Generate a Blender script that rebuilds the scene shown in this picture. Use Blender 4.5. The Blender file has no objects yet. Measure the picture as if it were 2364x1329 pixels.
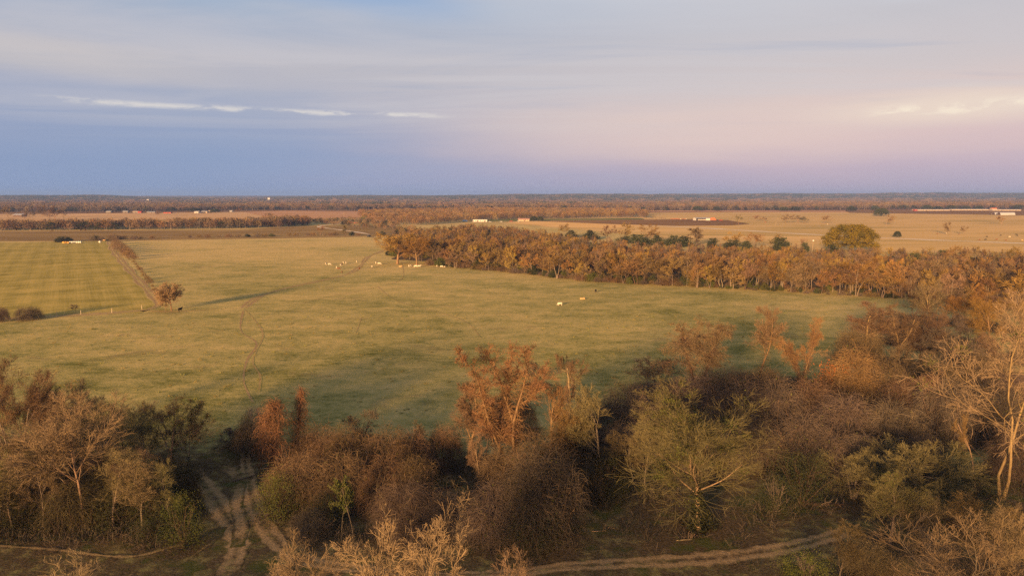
import bpy, math, random
import numpy as np
from mathutils import Vector, Matrix
R = math.radians
S = bpy.context.scene
COL = S.collection
rnd = random.Random(7)

# ------------------------------------------------------------------ camera
W0, H0, F = 2364.0, 1329.0, 1576.0
CAMZ, HORIZ = 40.0, 449.0
PITCH = math.atan((H0 / 2 - HORIZ) / F)
cd = bpy.data.cameras.new("camera"); cam = bpy.data.objects.new("camera", cd); COL.objects.link(cam)
cam.location = (0, 0, CAMZ); cam.rotation_euler = (math.pi / 2 - PITCH, 0, 0)
cd.sensor_width = 36; cd.lens = F / W0 * 36; cd.clip_start = 1; cd.clip_end = 40000
S.camera = cam
EXPO = 1.9
S.view_settings.view_transform = 'Standard'; S.view_settings.look = 'None'
S.view_settings.exposure = EXPO; S.view_settings.gamma = 1
S.cycles.use_denoising = False
S.cycles.max_bounces = 5; S.cycles.diffuse_bounces = 3; S.cycles.volume_bounces = 0
S.cycles.transparent_max_bounces = 4

# ------------------------------------------------------------------ sun
SUN_EL, SUN_AZ = 8.2, 25.0          # light travels towards azimuth +25 deg (right of the view axis)
sd = bpy.data.lights.new("sun", 'SUN'); sun = bpy.data.objects.new("sun", sd); COL.objects.link(sun)
sd.energy = 4.4; sd.angle = R(8); sd.color = (1.0, 0.59, 0.26)
tv = Vector((math.sin(R(SUN_AZ)) * math.cos(R(SUN_EL)), math.cos(R(SUN_AZ)) * math.cos(R(SUN_EL)), -math.sin(R(SUN_EL))))
sun.rotation_euler = tv.to_track_quat('-Z', 'Y').to_euler()
sun.location = (-60, -120, 90)

# ------------------------------------------------------------------ node helpers
def srgb(r, g, b):
    f = lambda c: c / 12.92 if c <= 0.04045 else ((c + 0.055) / 1.055) ** 2.4
    return (f(r / 255), f(g / 255), f(b / 255), 1)
class NT:
    def __init__(s, tree): s.t = tree; s.n = tree.nodes; s.l = tree.links
    def new(s, typ, **kw):
        n = s.n.new(typ)
        for k, v in kw.items(): setattr(n, k, v)
        return n
    def put(s, sock, v):
        if v is None: return
        if hasattr(v, 'is_output'): s.l.new(v, sock)
        elif hasattr(sock.default_value, '__len__') and not hasattr(v, '__len__'): sock.default_value = [v] * len(sock.default_value)
        else: sock.default_value = v
    def math(s, op, a, b=None, c=None, clamp=False):
        n = s.new('ShaderNodeMath', operation=op, use_clamp=clamp)
        for i, v in enumerate((a, b, c)): s.put(n.inputs[i], v)
        return n.outputs[0]
    def mix(s, f, a, b, blend='MIX'):
        n = s.new('ShaderNodeMix', data_type='RGBA', blend_type=blend)
        s.put(n.inputs[0], f); s.put(n.inputs[6], a); s.put(n.inputs[7], b)
        return n.outputs[2]
    def noise(s, vec, scale, detail=3, rough=0.55, dist=0.0):
        n = s.new('ShaderNodeTexNoise'); s.put(n.inputs['Vector'], vec)
        n.inputs['Scale'].default_value = scale; n.inputs['Detail'].default_value = detail
        n.inputs['Roughness'].default_value = rough; n.inputs['Distortion'].default_value = dist
        return n.outputs[0]
    def ramp(s, f, stops, interp='LINEAR'):
        n = s.new('ShaderNodeValToRGB'); s.put(n.inputs[0], f); cr = n.color_ramp; cr.interpolation = interp
        while len(cr.elements) > 1: cr.elements.remove(cr.elements[-1])
        cr.elements[0].position = stops[0][0]; cr.elements[0].color = stops[0][1]
        for p, c in stops[1:]:
            e = cr.elements.new(p); e.color = c
        return n.outputs[0]
    def step(s, v, a, b):
        n = s.new('ShaderNodeMapRange', interpolation_type='SMOOTHSTEP'); s.put(n.inputs[0], v)
        s.put(n.inputs[1], a); s.put(n.inputs[2], b)
        return n.outputs[0]
    def vmul(s, v, k):
        n = s.new('ShaderNodeVectorMath', operation='MULTIPLY'); s.put(n.inputs[0], v); n.inputs[1].default_value = k
        return n.outputs[0]
    def xyz(s, v):
        n = s.new('ShaderNodeSeparateXYZ'); s.put(n.inputs[0], v); return n.outputs
    def comb(s, x, y, z):
        n = s.new('ShaderNodeCombineXYZ')
        for i, v in enumerate((x, y, z)): s.put(n.inputs[i], v)
        return n.outputs[0]
def scl(c, k): return (c[0] * k, c[1] * k, c[2] * k, 1)

# ------------------------------------------------------------------ world: evening sky with high stratus
wd = bpy.data.worlds.new("World"); S.world = wd; wd.use_nodes = True
wd.node_tree.nodes.clear(); w = NT(wd.node_tree)
def build_world():
    out = w.new('ShaderNodeOutputWorld'); bg = w.new('ShaderNodeBackground')
    sky = w.new('ShaderNodeTexSky', sky_type='NISHITA', sun_disc=False)
    sky.sun_elevation = R(SUN_EL); sky.sun_rotation = R(180 + SUN_AZ)
    d = w.new('ShaderNodeTexCoord').outputs['Generated']
    x, y, z = w.xyz(d)
    el = w.math('MULTIPLY', w.math('ARCSINE', z), 57.2958)          # degrees
    az = w.math('MULTIPLY', w.math('ARCTAN2', x, y), 57.2958)
    wob = w.noise(w.comb(w.math('MULTIPLY', az, 0.03), w.math('MULTIPLY', el, 0.22), 0.0), 1.0, 5, 0.6, 0.6)
    wob = w.math('SUBTRACT', wob, 0.5)
    elw = w.math('ADD', w.math('ADD', el, w.math('MULTIPLY', wob, 3.2)), w.math('MULTIPLY', az, -0.012))
    f = w.math('DIVIDE', elw, 40.0, clamp=True)
    L = w.ramp(f, [(0.0, srgb(136, 158, 197)), (0.075, srgb(133, 153, 192)), (0.125, srgb(143, 157, 191)), (0.165, srgb(161, 168, 192)),
                   (0.21, srgb(176, 176, 191)), (0.255, srgb(184, 181, 190)), (0.31, srgb(160, 171, 193)), (0.375, srgb(156, 175, 200)), (0.5, srgb(158, 166, 182)), (1.0, srgb(124, 132, 148))])
    Rr = w.ramp(f, [(0.0, srgb(176, 166, 190)), (0.04, srgb(190, 171, 190)), (0.09, srgb(212, 184, 189)), (0.15, srgb(219, 195, 190)),
                    (0.22, srgb(205, 193, 194)), (0.30, srgb(196, 191, 196)), (0.38, srgb(200, 201, 209)), (0.5, srgb(168, 170, 178)), (1.0, srgb(124, 132, 148))])
    azm = w.math('ADD', az, w.math('MULTIPLY', wob, 14))
    c = w.mix(w.step(azm, -26, 24), L, Rr)
    # soft stratus mottling on the cloud deck
    zz = w.math('MAXIMUM', z, 0.02)
    pl = w.comb(w.math('DIVIDE', x, zz), w.math('DIVIDE', y, zz), 0.0)
    n2 = w.noise(w.vmul(pl, (0.16, 0.42, 1)), 1.0, 6, 0.6, 0.8)
    m2 = w.math('MULTIPLY', w.step(n2, 0.42, 0.62), w.step(el, 3.0, 9.0))
    c = w.mix(w.math('MULTIPLY', m2, 0.5), c, srgb(205, 199, 203))
    n3 = w.noise(w.vmul(pl, (0.10, 0.25, 1)), 2.3, 6, 0.6, 0.5)
    m3 = w.math('MULTIPLY', w.step(n3, 0.50, 0.66), w.step(el, 3.5, 9.0))
    c = w.mix(w.math('MULTIPLY', m3, 0.32), c, srgb(150, 163, 190))
    # bright thin breaks in the deck
    def streak(c, a0, a1, e0, slope, hw, col, amt, seed):
        cen = w.math('ADD', w.math('MULTIPLY', w.math('SUBTRACT', az, a0), slope), e0)
        nn = w.noise(w.comb(w.math('MULTIPLY', az, 0.27), w.math('MULTIPLY', el, 0.9), seed), 1.0, 4, 0.6, 0.3)
        dd = w.math('ABSOLUTE', w.math('SUBTRACT', w.math('ADD', el, w.math('MULTIPLY', w.math('SUBTRACT', nn, 0.5), hw * 2.2)), cen))
        m = w.math('SUBTRACT', 1.0, w.step(dd, 0.0, hw))
        m = w.math('MULTIPLY', m, w.math('MULTIPLY', w.step(az, a0, a0 + 3), w.math('SUBTRACT', 1.0, w.step(az, a1 - 4, a1))))
        m = w.math('MULTIPLY', m, w.step(nn, 0.42, 0.58))
        return w.mix(w.math('MULTIPLY', m, amt), c, col)
    def veil(c, az0, el0, wa, we, tilt, col, amt, seed):          # a broad soft bank in the deck
        u = w.math('DIVIDE', w.math('SUBTRACT', az, az0), wa)
        nn = w.noise(w.comb(w.math('MULTIPLY', az, 0.05), w.math('MULTIPLY', el, 0.25), seed), 1.0, 4, 0.55, 0.6)
        v = w.math('DIVIDE', w.math('ADD', w.math('SUBTRACT', w.math('SUBTRACT', el, el0), w.math('MULTIPLY', u, tilt)), w.math('MULTIPLY', w.math('SUBTRACT', nn, 0.5), we * 1.2)), we)
        r = w.math('SQRT', w.math('ADD', w.math('MULTIPLY', u, u), w.math('MULTIPLY', v, v)))
        return w.mix(w.math('MULTIPLY', w.math('SUBTRACT', 1.0, w.step(r, 0.15, 1.0)), amt), c, col)
    c = veil(c, -34, 9.2, 18, 2.0, -1.0, srgb(200, 192, 192), 0.6, 1.3)
    c = veil(c, -36, 7.4, 16, 1.2, -0.4, srgb(142, 156, 190), 0.35, 2.9)
    c = veil(c, -12, 15.2, 13, 2.4, -1.4, srgb(146, 171, 206), 0.85, 4.1)
    c = veil(c, 34, 15.0, 10, 2.2, 0.6, srgb(214, 222, 232), 0.7, 5.7)
    c = veil(c, 16, 5.0, 30, 3.4, 0.0, srgb(226, 200, 192), 0.5, 7.7)
    c = veil(c, 33, 5.9, 13, 1.7, 0.35, srgb(240, 220, 200), 0.6, 9.2)
    c = streak(c, -35, -4, 6.5, -0.004, 0.30, srgb(224, 217, 212), 0.75, 3.1)
    c = streak(c, 26, 60, 5.9, 0.02, 0.6, srgb(250, 234, 212), 0.75, 8.7)
    # overhead and behind: deck opens a little onto the clear Nishita sky, warm in the west
    back = w.step(y, 0.1, -0.8)
    c = w.mix(w.math('MULTIPLY', back, w.math('SUBTRACT', 1.0, w.step(el, 5, 50))), c, srgb(236, 190, 150))
    k = 0.40 ** 0 / (2 ** EXPO)
    c = w.mix(1.0, c, (k, k, k, 1), 'MULTIPLY')
    nis = w.mix(1.0, sky.outputs[0], (0.1, 0.1, 0.1, 1), 'MULTIPLY')
    cover = w.math('SUBTRACT', 0.97, w.math('MULTIPLY', w.step(el, 20, 70), 0.35))
    w.l.new(w.mix(cover, nis, c), bg.inputs[0]); bg.inputs[1].default_value = 1.0
    w.l.new(bg.outputs[0], out.inputs[0])
build_world()

# ------------------------------------------------------------------ pixel <-> world
def ray(px, py):
    xn, yn = (px - W0 / 2) / F, (H0 / 2 - py) / F
    return (xn, math.cos(PITCH) + yn * math.sin(PITCH), -math.sin(PITCH) + yn * math.cos(PITCH))
def gp(px, py, z=0.0):
    d = ray(px, py); t = (z - CAMZ) / d[2]
    return (d[0] * t, d[1] * t, z)
def hz(px, base_y, top_y):                        # height of something standing at a ground point
    b = gp(px, base_y); d = ray(px, top_y)
    return CAMZ + b[1] / d[1] * d[2]
def mpp(b): return math.hypot(b[1], CAMZ) / F      # metres per photo pixel near b

# ------------------------------------------------------------------ tagging
def tag(o, label=None, cat=None, group=None, kind=None):
    if label: o['label'] = label
    if cat: o['category'] = cat
    if group: o['group'] = group
    if kind: o['kind'] = kind
    return o
def empty(name, loc, rz=0, sc=(1, 1, 1)):
    o = bpy.data.objects.new(name, None); COL.objects.link(o)
    o.location = loc; o.rotation_euler = (0, 0, rz); o.scale = sc; o.empty_display_size = 0.2
    return o
def link(name, me, parent=None, mat=None):
    o = bpy.data.objects.new(name, me); COL.objects.link(o); o.parent = parent
    if mat:
        if len(me.materials) == 0: me.materials.append(mat)
        o.material_slots[0].link = 'OBJECT'; o.material_slots[0].material = mat
    return o

# ------------------------------------------------------------------ mesh helpers (numpy)
def mesh_np(name, V, Fq, smooth=False):
    """V (n,3), Fq (m,4) quads (or (m,3))"""
    me = bpy.data.meshes.new(name); k = Fq.shape[1]
    me.vertices.add(len(V)); me.vertices.foreach_set('co', np.ascontiguousarray(V, np.float32).ravel())
    me.loops.add(len(Fq) * k); me.loops.foreach_set('vertex_index', np.ascontiguousarray(Fq, np.int32).ravel())
    me.polygons.add(len(Fq)); me.polygons.foreach_set('loop_start', np.arange(0, len(Fq) * k, k, dtype=np.int32))
    me.polygons.foreach_set('use_smooth', np.full(len(Fq), smooth))
    me.update(calc_edges=True); me.validate()
    return me
def norm(a): return a / np.maximum(np.linalg.norm(a, axis=-1, keepdims=True), 1e-9)
def tubes(P, Rd, k, rng):
    """P (N,m,3), Rd (N,m) -> V,F ; k=2 makes a flat twig"""
    N, m, _ = P.shape
    T = np.empty_like(P); T[:, 1:-1] = P[:, 2:] - P[:, :-2]; T[:, 0] = P[:, 1] - P[:, 0]; T[:, -1] = P[:, -1] - P[:, -2]
    T = norm(T)
    ref = norm(rng.normal(size=(N, 1, 3))); U = norm(np.cross(T, ref)); Vv = np.cross(T, U)
    a = np.arange(k) * 2 * math.pi / k
    ring = P[:, :, None] + Rd[:, :, None, None] * (np.cos(a)[None, None, :, None] * U[:, :, None] + np.sin(a)[None, None, :, None] * Vv[:, :, None])
    V = ring.reshape(-1, 3)
    idx = np.arange(N * m * k).reshape(N, m, k)
    if k == 2:
        Fq = np.stack([idx[:, :-1, 0], idx[:, :-1, 1], idx[:, 1:, 1], idx[:, 1:, 0]], -1).reshape(-1, 4)
    else:
        n = np.roll(idx, -1, 2)
        Fq = np.stack([idx[:, :-1], n[:, :-1], n[:, 1:], idx[:, 1:]], -1).reshape(-1, 4)
    return V, Fq
def cat_geo(parts):
    Vs, Fs, o = [], [], 0
    for V, Fq in parts:
        Vs.append(V); Fs.append(Fq + o); o += len(V)
    return np.concatenate(Vs), np.concatenate(Fs)
def leaves(C, size, rng, asp=0.55):
    N = len(C); s = size * rng.uniform(0.6, 1.3, (N, 1))
    a = norm(rng.normal(size=(N, 3))); b = norm(np.cross(a, rng.normal(size=(N, 3))))
    V = np.stack([C - a * s, C - b * s * asp, C + a * s, C + b * s * asp], 1).reshape(-1, 3)
    return V, np.arange(N * 4).reshape(N, 4)
def polyline(start, d0, L, m, rng, wander, trop):
    N = len(start); P = np.empty((N, m, 3)); P[:, 0] = start; d = d0.copy()
    st = (L / (m - 1))[:, None]
    for i in range(1, m):
        P[:, i] = P[:, i - 1] + d * st
        d = d + rng.normal(size=(N, 3)) * wander
        d[:, 2] += trop
        d = norm(d)
    return P
def kids(P, Rd, n, rng, t0, ang, asd, lr, rr, m, wander, trop, t1=1.0, endr=0.35, taper=0.5):
    """n children on each polyline"""
    N, mp, _ = P.shape
    pid = np.repeat(np.arange(N), n); M = N * n
    t = t0 + (t1 - t0) * ((np.tile(np.arange(n), N) + rng.uniform(0, 1, M)) / n)
    ft = t * (mp - 1); i = np.minimum(ft.astype(int), mp - 2); fr = (ft - i)[:, None]
    A, B = P[pid, i], P[pid, i + 1]
    s = A * (1 - fr) + B * fr; tan = norm(B - A)
    r0 = Rd[pid, i] * (1 - fr[:, 0]) + Rd[pid, i + 1] * fr[:, 0]
    perp = norm(np.cross(tan, rng.normal(size=(M, 3))))
    th = np.radians(rng.normal(ang, asd, M))[:, None]
    d = np.cos(th) * tan + np.sin(th) * perp
    PL = np.linalg.norm(P[:, -1] - P[:, 0], axis=1)[pid]
    L = PL * lr * (1 - taper * t) * rng.uniform(0.7, 1.3, M)
    C = polyline(s, d, L, m, rng, wander, trop)
    rad = np.minimum(r0 * 0.8, r0 * rr)[:, None] * np.linspace(1, endr, m)[None]
    return C, rad

# ------------------------------------------------------------------ prototypes of trees: dict part -> mesh
class Proto: pass
def finish(parts, name):
    p = Proto(); p.parts = {}; p.name = name
    allv = np.concatenate([V for k, (V, Fq) in parts.items()])
    p.h = np.percentile(allv[:, 2], 99.5)
    p.w = 2 * np.percentile(np.hypot(allv[:, 0], allv[:, 1]), 93)
    for k, (V, Fq) in parts.items(): p.parts[k] = mesh_np(name + '_' + k, V, Fq, k in ('trunk',))
    p.geo = parts
    return p
def trunk_lines(rng, H, stems, top, lean, r, wander=0.06):
    a = rng.uniform(0, 6.28) + np.arange(stems) * 2 * math.pi / stems
    s = np.stack([np.cos(a), np.sin(a), 0 * a], 1) * (0.0 if stems == 1 else r * 1.1)
    ln = lean if stems == 1 else np.maximum(lean, 0.14)
    d = norm(np.stack([np.cos(a) * ln, np.sin(a) * ln, np.ones(stems)], 1))
    P = polyline(s, d, np.full(stems, H * top), 9, rng, wander, 0.02)
    P[:, 0, 2] -= 0.3
    Rd = np.full((stems, 1), r) * np.linspace(1, 0.22, 9)[None] ** 0.9
    Rd[:, 0] *= 1.35
    return P, Rd
def bare(seed, H=14, stems=1, top=0.78, lean=0.05, r=0.17, n=(12, 7, 7, 6, 4), ang=(40, 31, 30, 32, 32), t0=0.24, l1=0.66,
         trop=(0.07, 0.06, 0.04, 0.02, 0.0), fine=1.0, wander=0.085, mist=0, vines=0, ivy=0, lr=(0.62, 0.66, 0.8, 0.9)):
    rng = np.random.default_rng(seed)
    P0, R0 = trunk_lines(rng, H, stems, top, lean, r, 0.05 + wander * 0.3)
    P1, R1 = kids(P0, R0, max(2, n[0] // stems), rng, t0, ang[0], 11, l1, 0.5, 7, wander, trop[0], taper=0.45, endr=.2)
    P2, R2 = kids(P1, R1, n[1], rng, 0.12, ang[1], 12, lr[0], 0.55, 5, wander * 1.2, trop[1])
    P3, R3 = kids(P2, R2, n[2], rng, 0.15, ang[2], 12, lr[1], 0.62, 4, wander * 1.3, trop[2])
    R2 = np.maximum(R2, 0.018 * fine); R3 = np.maximum(R3, 0.013 * fine)
    out = {'trunk': cat_geo([tubes(P0, R0, 8, rng), tubes(P1, R1, 5, rng)])}
    tw = [tubes(P2, R2, 4, rng), tubes(P3, R3, 3, rng)]
    P4, R4 = kids(P3, R3, n[3], rng, 0.1, ang[3], 14, lr[2], 0.7, 3, wander * 1.4, trop[3]); R4 = np.maximum(R4, 0.010 * fine)
    tw.append(tubes(P4, R4, 2 if n[4] else 2, rng))
    if n[4]:
        P5, R5 = kids(P4, R4, n[4], rng, 0.15, ang[4], 14, lr[3], 0.8, 2, 0.2, trop[4]); R5 = np.maximum(R5, 0.0075 * fine)
        tw.append(tubes(P5, R5, 2, rng))
    out['crown'] = cat_geo(tw)
    if mist:
        ci = rng.choice(len(P2), mist); C = P2[ci, 3]
        pts = np.repeat(C, 70, 0) + rng.normal(size=(mist * 70, 3)) * np.array([0.42, 0.42, 0.36]) * rng.uniform(0.5, 1.3, (mist, 1)).repeat(70, 0)
        out['mistletoe'] = leaves(pts, 0.10, rng)
    if vines:
        Pv, Rv = kids(P1, R1, vines * 2, rng, 0.0, 60, 25, 0.20, 0.3, 5, 0.3, -0.22, taper=0.5)
        Pw, Rw = kids(P0, R0, vines * 14, rng, 0.08, 70, 25, 0.10, 0.3, 5, 0.3, -0.3, taper=0.4)
        Pw[:, :, 2] = np.maximum(Pw[:, :, 2], 0.05); Pv[:, :, 2] = np.maximum(Pv[:, :, 2], 0.05)
        Pz, Rz = kids(P2, R2, 4, rng, 0.0, 60, 25, 0.3, 0.3, 4, 0.3, -0.2, taper=0.5); 
        out['vines'] = cat_geo([tubes(Pz, np.full(Pz.shape[:2], 0.010), 2, rng), tubes(Pv, np.full(Pv.shape[:2], 0.014), 2, rng), tubes(Pw, np.full(Pw.shape[:2], 0.014), 2, rng)])
    if ivy:
        hh = rng.beta(1.1, 2.4, ivy) * H * 0.42; a = rng.uniform(0, 6.28, ivy)
        rr = (0.25 + 1.5 * np.exp(-hh / 2.2)) * rng.uniform(0.3, 1.0, ivy) * (1 + 0.4 * np.sin(a * 3 + hh))
        i = np.clip((hh / (H * top) * 8).astype(int), 0, 8); b = P0[0, i]
        out['ivy'] = leaves(np.stack([b[:, 0] + np.cos(a) * rr, b[:, 1] + np.sin(a) * rr, hh], 1), 0.13, rng)
    return finish(out, 'tree')
def lumps(rng, n, Rw, H):
    """overlapping domes that make one mound: centres + radii"""
    c = [(0, 0, Rw * 0.62, H)]
    for i in range(n - 1):
        a = rng.uniform(0, 6.28); q = rng.uniform(0.35, 0.75) * Rw
        c.append((math.cos(a) * q, math.sin(a) * q, Rw * rng.uniform(0.28, 0.5), H * rng.uniform(0.45, 0.95)))
    return c
def mound(seed, Rw=4.0, H=5.0, n=7, strands=2600, leafy=0, wisps=60):
    """a thicket smothered in bare vines: many arching, drooping strands over domes"""
    rng = np.random.default_rng(seed); cs = lumps(rng, n, Rw, H)
    wts = np.array([c[2] * c[3] for c in cs]); ids = rng.choice(len(cs), strands, p=wts / wts.sum()); c = np.array(cs)[ids]
    a = rng.uniform(0, 6.28, strands); u = np.sqrt(rng.uniform(0, 1, strands))
    hgt = np.sqrt(np.maximum(0.02, 1 - u ** 2.4)) * rng.uniform(0.62, 1.0, strands)
    st = np.stack([c[:, 0] + np.cos(a) * u * c[:, 2], c[:, 1] + np.sin(a) * u * c[:, 2], c[:, 3] * hgt], 1)
    d = norm(np.stack([np.cos(a) * (0.4 + u), np.sin(a) * (0.4 + u), 0.8 - u * 0.6], 1) + rng.normal(size=(strands, 3)) * 0.55)
    P = polyline(st, d, rng.uniform(0.6, 2.4, strands) * Rw / 4, 6, rng, 0.17, -0.36)
    P[:, :, 2] = np.maximum(P[:, :, 2], 0.03)
    rad = rng.uniform(0.006, 0.015, (strands, 1)) * np.linspace(1, 0.4, 6)[None]
    # upright stems inside and wisps above
    k = n * 3; a2 = rng.uniform(0, 6.28, k); q = np.sqrt(rng.uniform(0, 1, k)) * Rw * 0.55
    stem0 = np.stack([np.cos(a2) * q, np.sin(a2) * q, np.full(k, -0.2)], 1)
    dd = norm(np.stack([np.cos(a2) * 0.25, np.sin(a2) * 0.25, np.ones(k)], 1) + rng.normal(size=(k, 3)) * 0.15)
    PS = polyline(stem0, dd, rng.uniform(0.6, 1.0, k) * H, 6, rng, 0.12, 0.03)
    RS = rng.uniform(0.03, 0.09, (k, 1)) * np.linspace(1, 0.3, 6)[None]
    PW, RW = kids(PS, RS, max(1, wisps // k), rng, 0.5, 45, 20, 0.4, 0.5, 4, 0.15, 0.02); RW = np.maximum(RW, 0.009)
    PX, RX = kids(PW, RW, 6, rng, 0.1, 45, 15, 0.5, 0.7, 3, 0.2, 0.0); RX = np.maximum(RX, 0.008)
    out = {'stem': tubes(PS, RS, 5, rng), 'vine_cover': tubes(P, rad, 2, rng), 'crown': cat_geo([tubes(PW, RW, 3, rng), tubes(PX, RX, 2, rng)])}
    if leafy:
        i = rng.choice(strands, leafy); out['foliage'] = leaves(P[i, 2] + rng.normal(size=(leafy, 3)) * 0.25, 0.11, rng)
    return finish(out, 'thicket')
def column(seed, H=11, rad=1.2, lean=0.1, strands=2600):
    """a dead trunk hung all over with vines"""
    rng = np.random.default_rng(seed)
    P0, R0 = trunk_lines(rng, H, 1, 0.96, lean, 0.22, 0.05)
    h = rng.beta(1.5, 1.1, strands); i = np.minimum((h * 8).astype(int), 7); fr = (h * 8 - i)[:, None]
    b = P0[0, i] * (1 - fr) + P0[0, i + 1] * fr
    a = rng.uniform(0, 6.28, strands); prof = np.sin(np.clip(h * 1.02, 0, 1) * math.pi * 0.86 + 0.35) ** 0.7
    rr = rad * prof * np.sqrt(rng.uniform(0.05, 1, strands)) * (1 + 0.4 * np.sin(2 * a + h * 7) + .3 * np.sin(5 * a - h * 17))
    st = b + np.stack([np.cos(a) * rr, np.sin(a) * rr, rng.uniform(-.2, .5, strands)], 1)
    d = norm(np.stack([np.cos(a) * 0.12, np.sin(a) * 0.12, rng.uniform(-0.5, 0.5, strands)], 1) + rng.normal(size=(strands, 3)) * 0.4)
    P = polyline(st, d, rng.uniform(0.4, 1.6, strands), 6, rng, 0.30, -0.45)
    P[:, :, 2] = np.maximum(P[:, :, 2], 0.03)
    rd = rng.uniform(0.010, 0.022, (strands, 1)) * np.linspace(1, 0.4, 6)[None]
    return finish({'trunk': tubes(P0, R0, 7, rng), 'vine_cover': tubes(P, rd, 2, rng)}, 'thicket')
def leafy(seed, Rw=2.5, H=4.0, clumps=26, per=110, size=0.14, stems=5):
    rng = np.random.default_rng(seed)
    a = rng.uniform(0, 6.28, clumps); u = np.sqrt(rng.uniform(0, 1, clumps)) * 0.85
    C = np.stack([np.cos(a) * u * Rw, np.sin(a) * u * Rw, H * (0.12 + 0.78 * rng.uniform(0, 1, clumps) * np.sqrt(1 - u ** 2 * 0.9))], 1)
    sg = rng.uniform(0.35, 0.8, (clumps, 1)) * Rw * 0.32
    pts = np.repeat(C, per, 0) + rng.normal(size=(clumps * per, 3)) * np.repeat(sg, per, 0)
    pts[:, 2] = np.abs(pts[:, 2])
    P0 = polyline(np.zeros((stems, 3)) - [0, 0, .2], norm(rng.normal(size=(stems, 3)) * 0.4 + [0, 0, 1]), np.full(stems, H * 0.8), 6, rng, 0.12, 0.03)
    R0 = np.full((stems, 1), 0.05 * H / 4) * np.linspace(1, 0.25, 6)[None]
    P1, R1 = kids(P0, R0, 7, rng, 0.25, 45, 12, 0.45, 0.6, 4, 0.15, 0.05); R1 = np.maximum(R1, .01)
    return finish({'stem': cat_geo([tubes(P0, R0, 5, rng), tubes(P1, R1, 3, rng)]), 'foliage': leaves(pts, size, rng)}, 'shrub')
def oak(seed, Rw=16, H=17, clumps=200, per=130, size=0.33):
    rng = np.random.default_rng(seed)
    P0, R0 = trunk_lines(rng, H, 1, 0.5, 0.04, 0.7, 0.04)
    P1, R1 = kids(P0, R0, 11, rng, 0.25, 62, 12, 1.35, 0.6, 7, 0.14, 0.06, taper=0.4)
    P2, R2 = kids(P1, R1, 7, rng, 0.25, 45, 12, 0.45, 0.55, 5, 0.15, 0.06)
    a = rng.uniform(0, 6.28, clumps); v = rng.uniform(0.0, 1, clumps)
    rr = np.sqrt(np.maximum(0.02, 1 - (v * 0.98) ** 2.2)) * rng.uniform(0.55, 1, clumps)
    C = np.stack([np.cos(a) * rr * Rw, np.sin(a) * rr * Rw, H * (0.2 + 0.76 * v)], 1)
    sg = rng.uniform(0.5, 1.0, (clumps, 1)) * np.array([[1.3, 1.3, 0.85]]) * Rw / 16
    pts = np.repeat(C, per, 0) + rng.normal(size=(clumps * per, 3)) * np.repeat(sg, per, 0)
    return finish({'trunk': cat_geo([tubes(P0, R0, 9, rng), tubes(P1, R1, 5, rng), tubes(P2, R2, 3, rng)]), 'crown': leaves(pts, size, rng, 0.7)}, 'tree')

# ------------------------------------------------------------------ materials
def newmat(name):
    m = bpy.data.materials.new(name); m.use_nodes = True; m.node_tree.nodes.clear(); t = NT(m.node_tree)
    o = t.new('ShaderNodeOutputMaterial'); b = t.new('ShaderNodeBsdfPrincipled'); t.l.new(b.outputs[0], o.inputs[0])
    b.inputs['Roughness'].default_value = 0.9; b.inputs['Specular IOR Level'].default_value = 0.06
    return m, t, b
def plant_mat(name, c1, c2, jit=0.30, nscale=0.7, trans=0.0):
    m, t, b = newmat(name)
    oi = t.new('ShaderNodeObjectInfo'); tc = t.new('ShaderNodeTexCoord').outputs['Object']
    n = t.noise(tc, nscale, 3, 0.6)
    c = t.mix(t.step(n, 0.3, 0.7), (*c1, 1), (*c2, 1))
    hs = t.new('ShaderNodeHueSaturation'); t.l.new(c, hs.inputs['Color'])
    r = oi.outputs['Random']
    t.l.new(t.math('ADD', t.math('MULTIPLY', r, jit * 2), 1 - jit), hs.inputs['Value'])
    r2 = t.math('FRACT', t.math('MULTIPLY', r, 7.31))
    t.l.new(t.math('ADD', t.math('MULTIPLY', r2, 0.036), 0.482), hs.inputs['Hue'])
    hs.inputs['Saturation'].default_value = 1.0
    t.l.new(hs.outputs[0], b.inputs['Base Color'])
    if trans:
        b.inputs['Transmission Weight'].default_value = 0
        b.inputs['Subsurface Weight'].default_value = 0
    return m
M = {}
M['bark_tan'] = plant_mat('bark_tan', (0.192, 0.124, 0.064), (0.128, 0.082, 0.046), .15, 1.5)
M['bark_grey'] = plant_mat('bark_grey', (0.160, 0.124, 0.092), (0.104, 0.081, 0.063), .2, 1.5)
M['bark_dark'] = plant_mat('bark_dark', (0.072, 0.049, 0.031), (0.048, 0.034, 0.025), .2, 1.5)
M['bark_pale'] = plant_mat('bark_pale', (0.272, 0.190, 0.112), (0.168, 0.118, 0.072), .1, 1.2)
M['twig_tawny'] = plant_mat('twig_tawny', (.155, .096, .040), (.115, .072, .032))
M['twig_rust'] = plant_mat('twig_rust', (.132, .088, .05), (.098, .066, .039))
M['twig_orange'] = plant_mat('twig_orange', (.172, .098, .046), (.124, .072, .035), .15)
M['twig_gold'] = plant_mat('twig_gold', (.185, .115, .032), (.135, .085, .026))
M['twig_grey'] = plant_mat('twig_grey', (0.160, 0.110, 0.064), (0.112, 0.080, 0.048))
M['twig_mauve'] = plant_mat('twig_mauve', (.108, .08, .06), (.08, .06, .045))
M['twig_dim'] = plant_mat('twig_dim', (.075, .062, .03), (.05, .042, .022))
M['twig_russet'] = plant_mat('twig_russet', (.25, .155, .09), (.19, .12, .07), .1)
M['twig_olive'] = plant_mat('twig_olive', (.132, .108, .052), (.098, .08, .038))
M['twig_pale'] = plant_mat('twig_pale', (.205, .145, .085), (.15, .108, .066), .1)
M['leaf_olive'] = plant_mat('leaf_olive', (.07, .072, .018), (.045, .05, .014), .2, .8)
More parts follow.
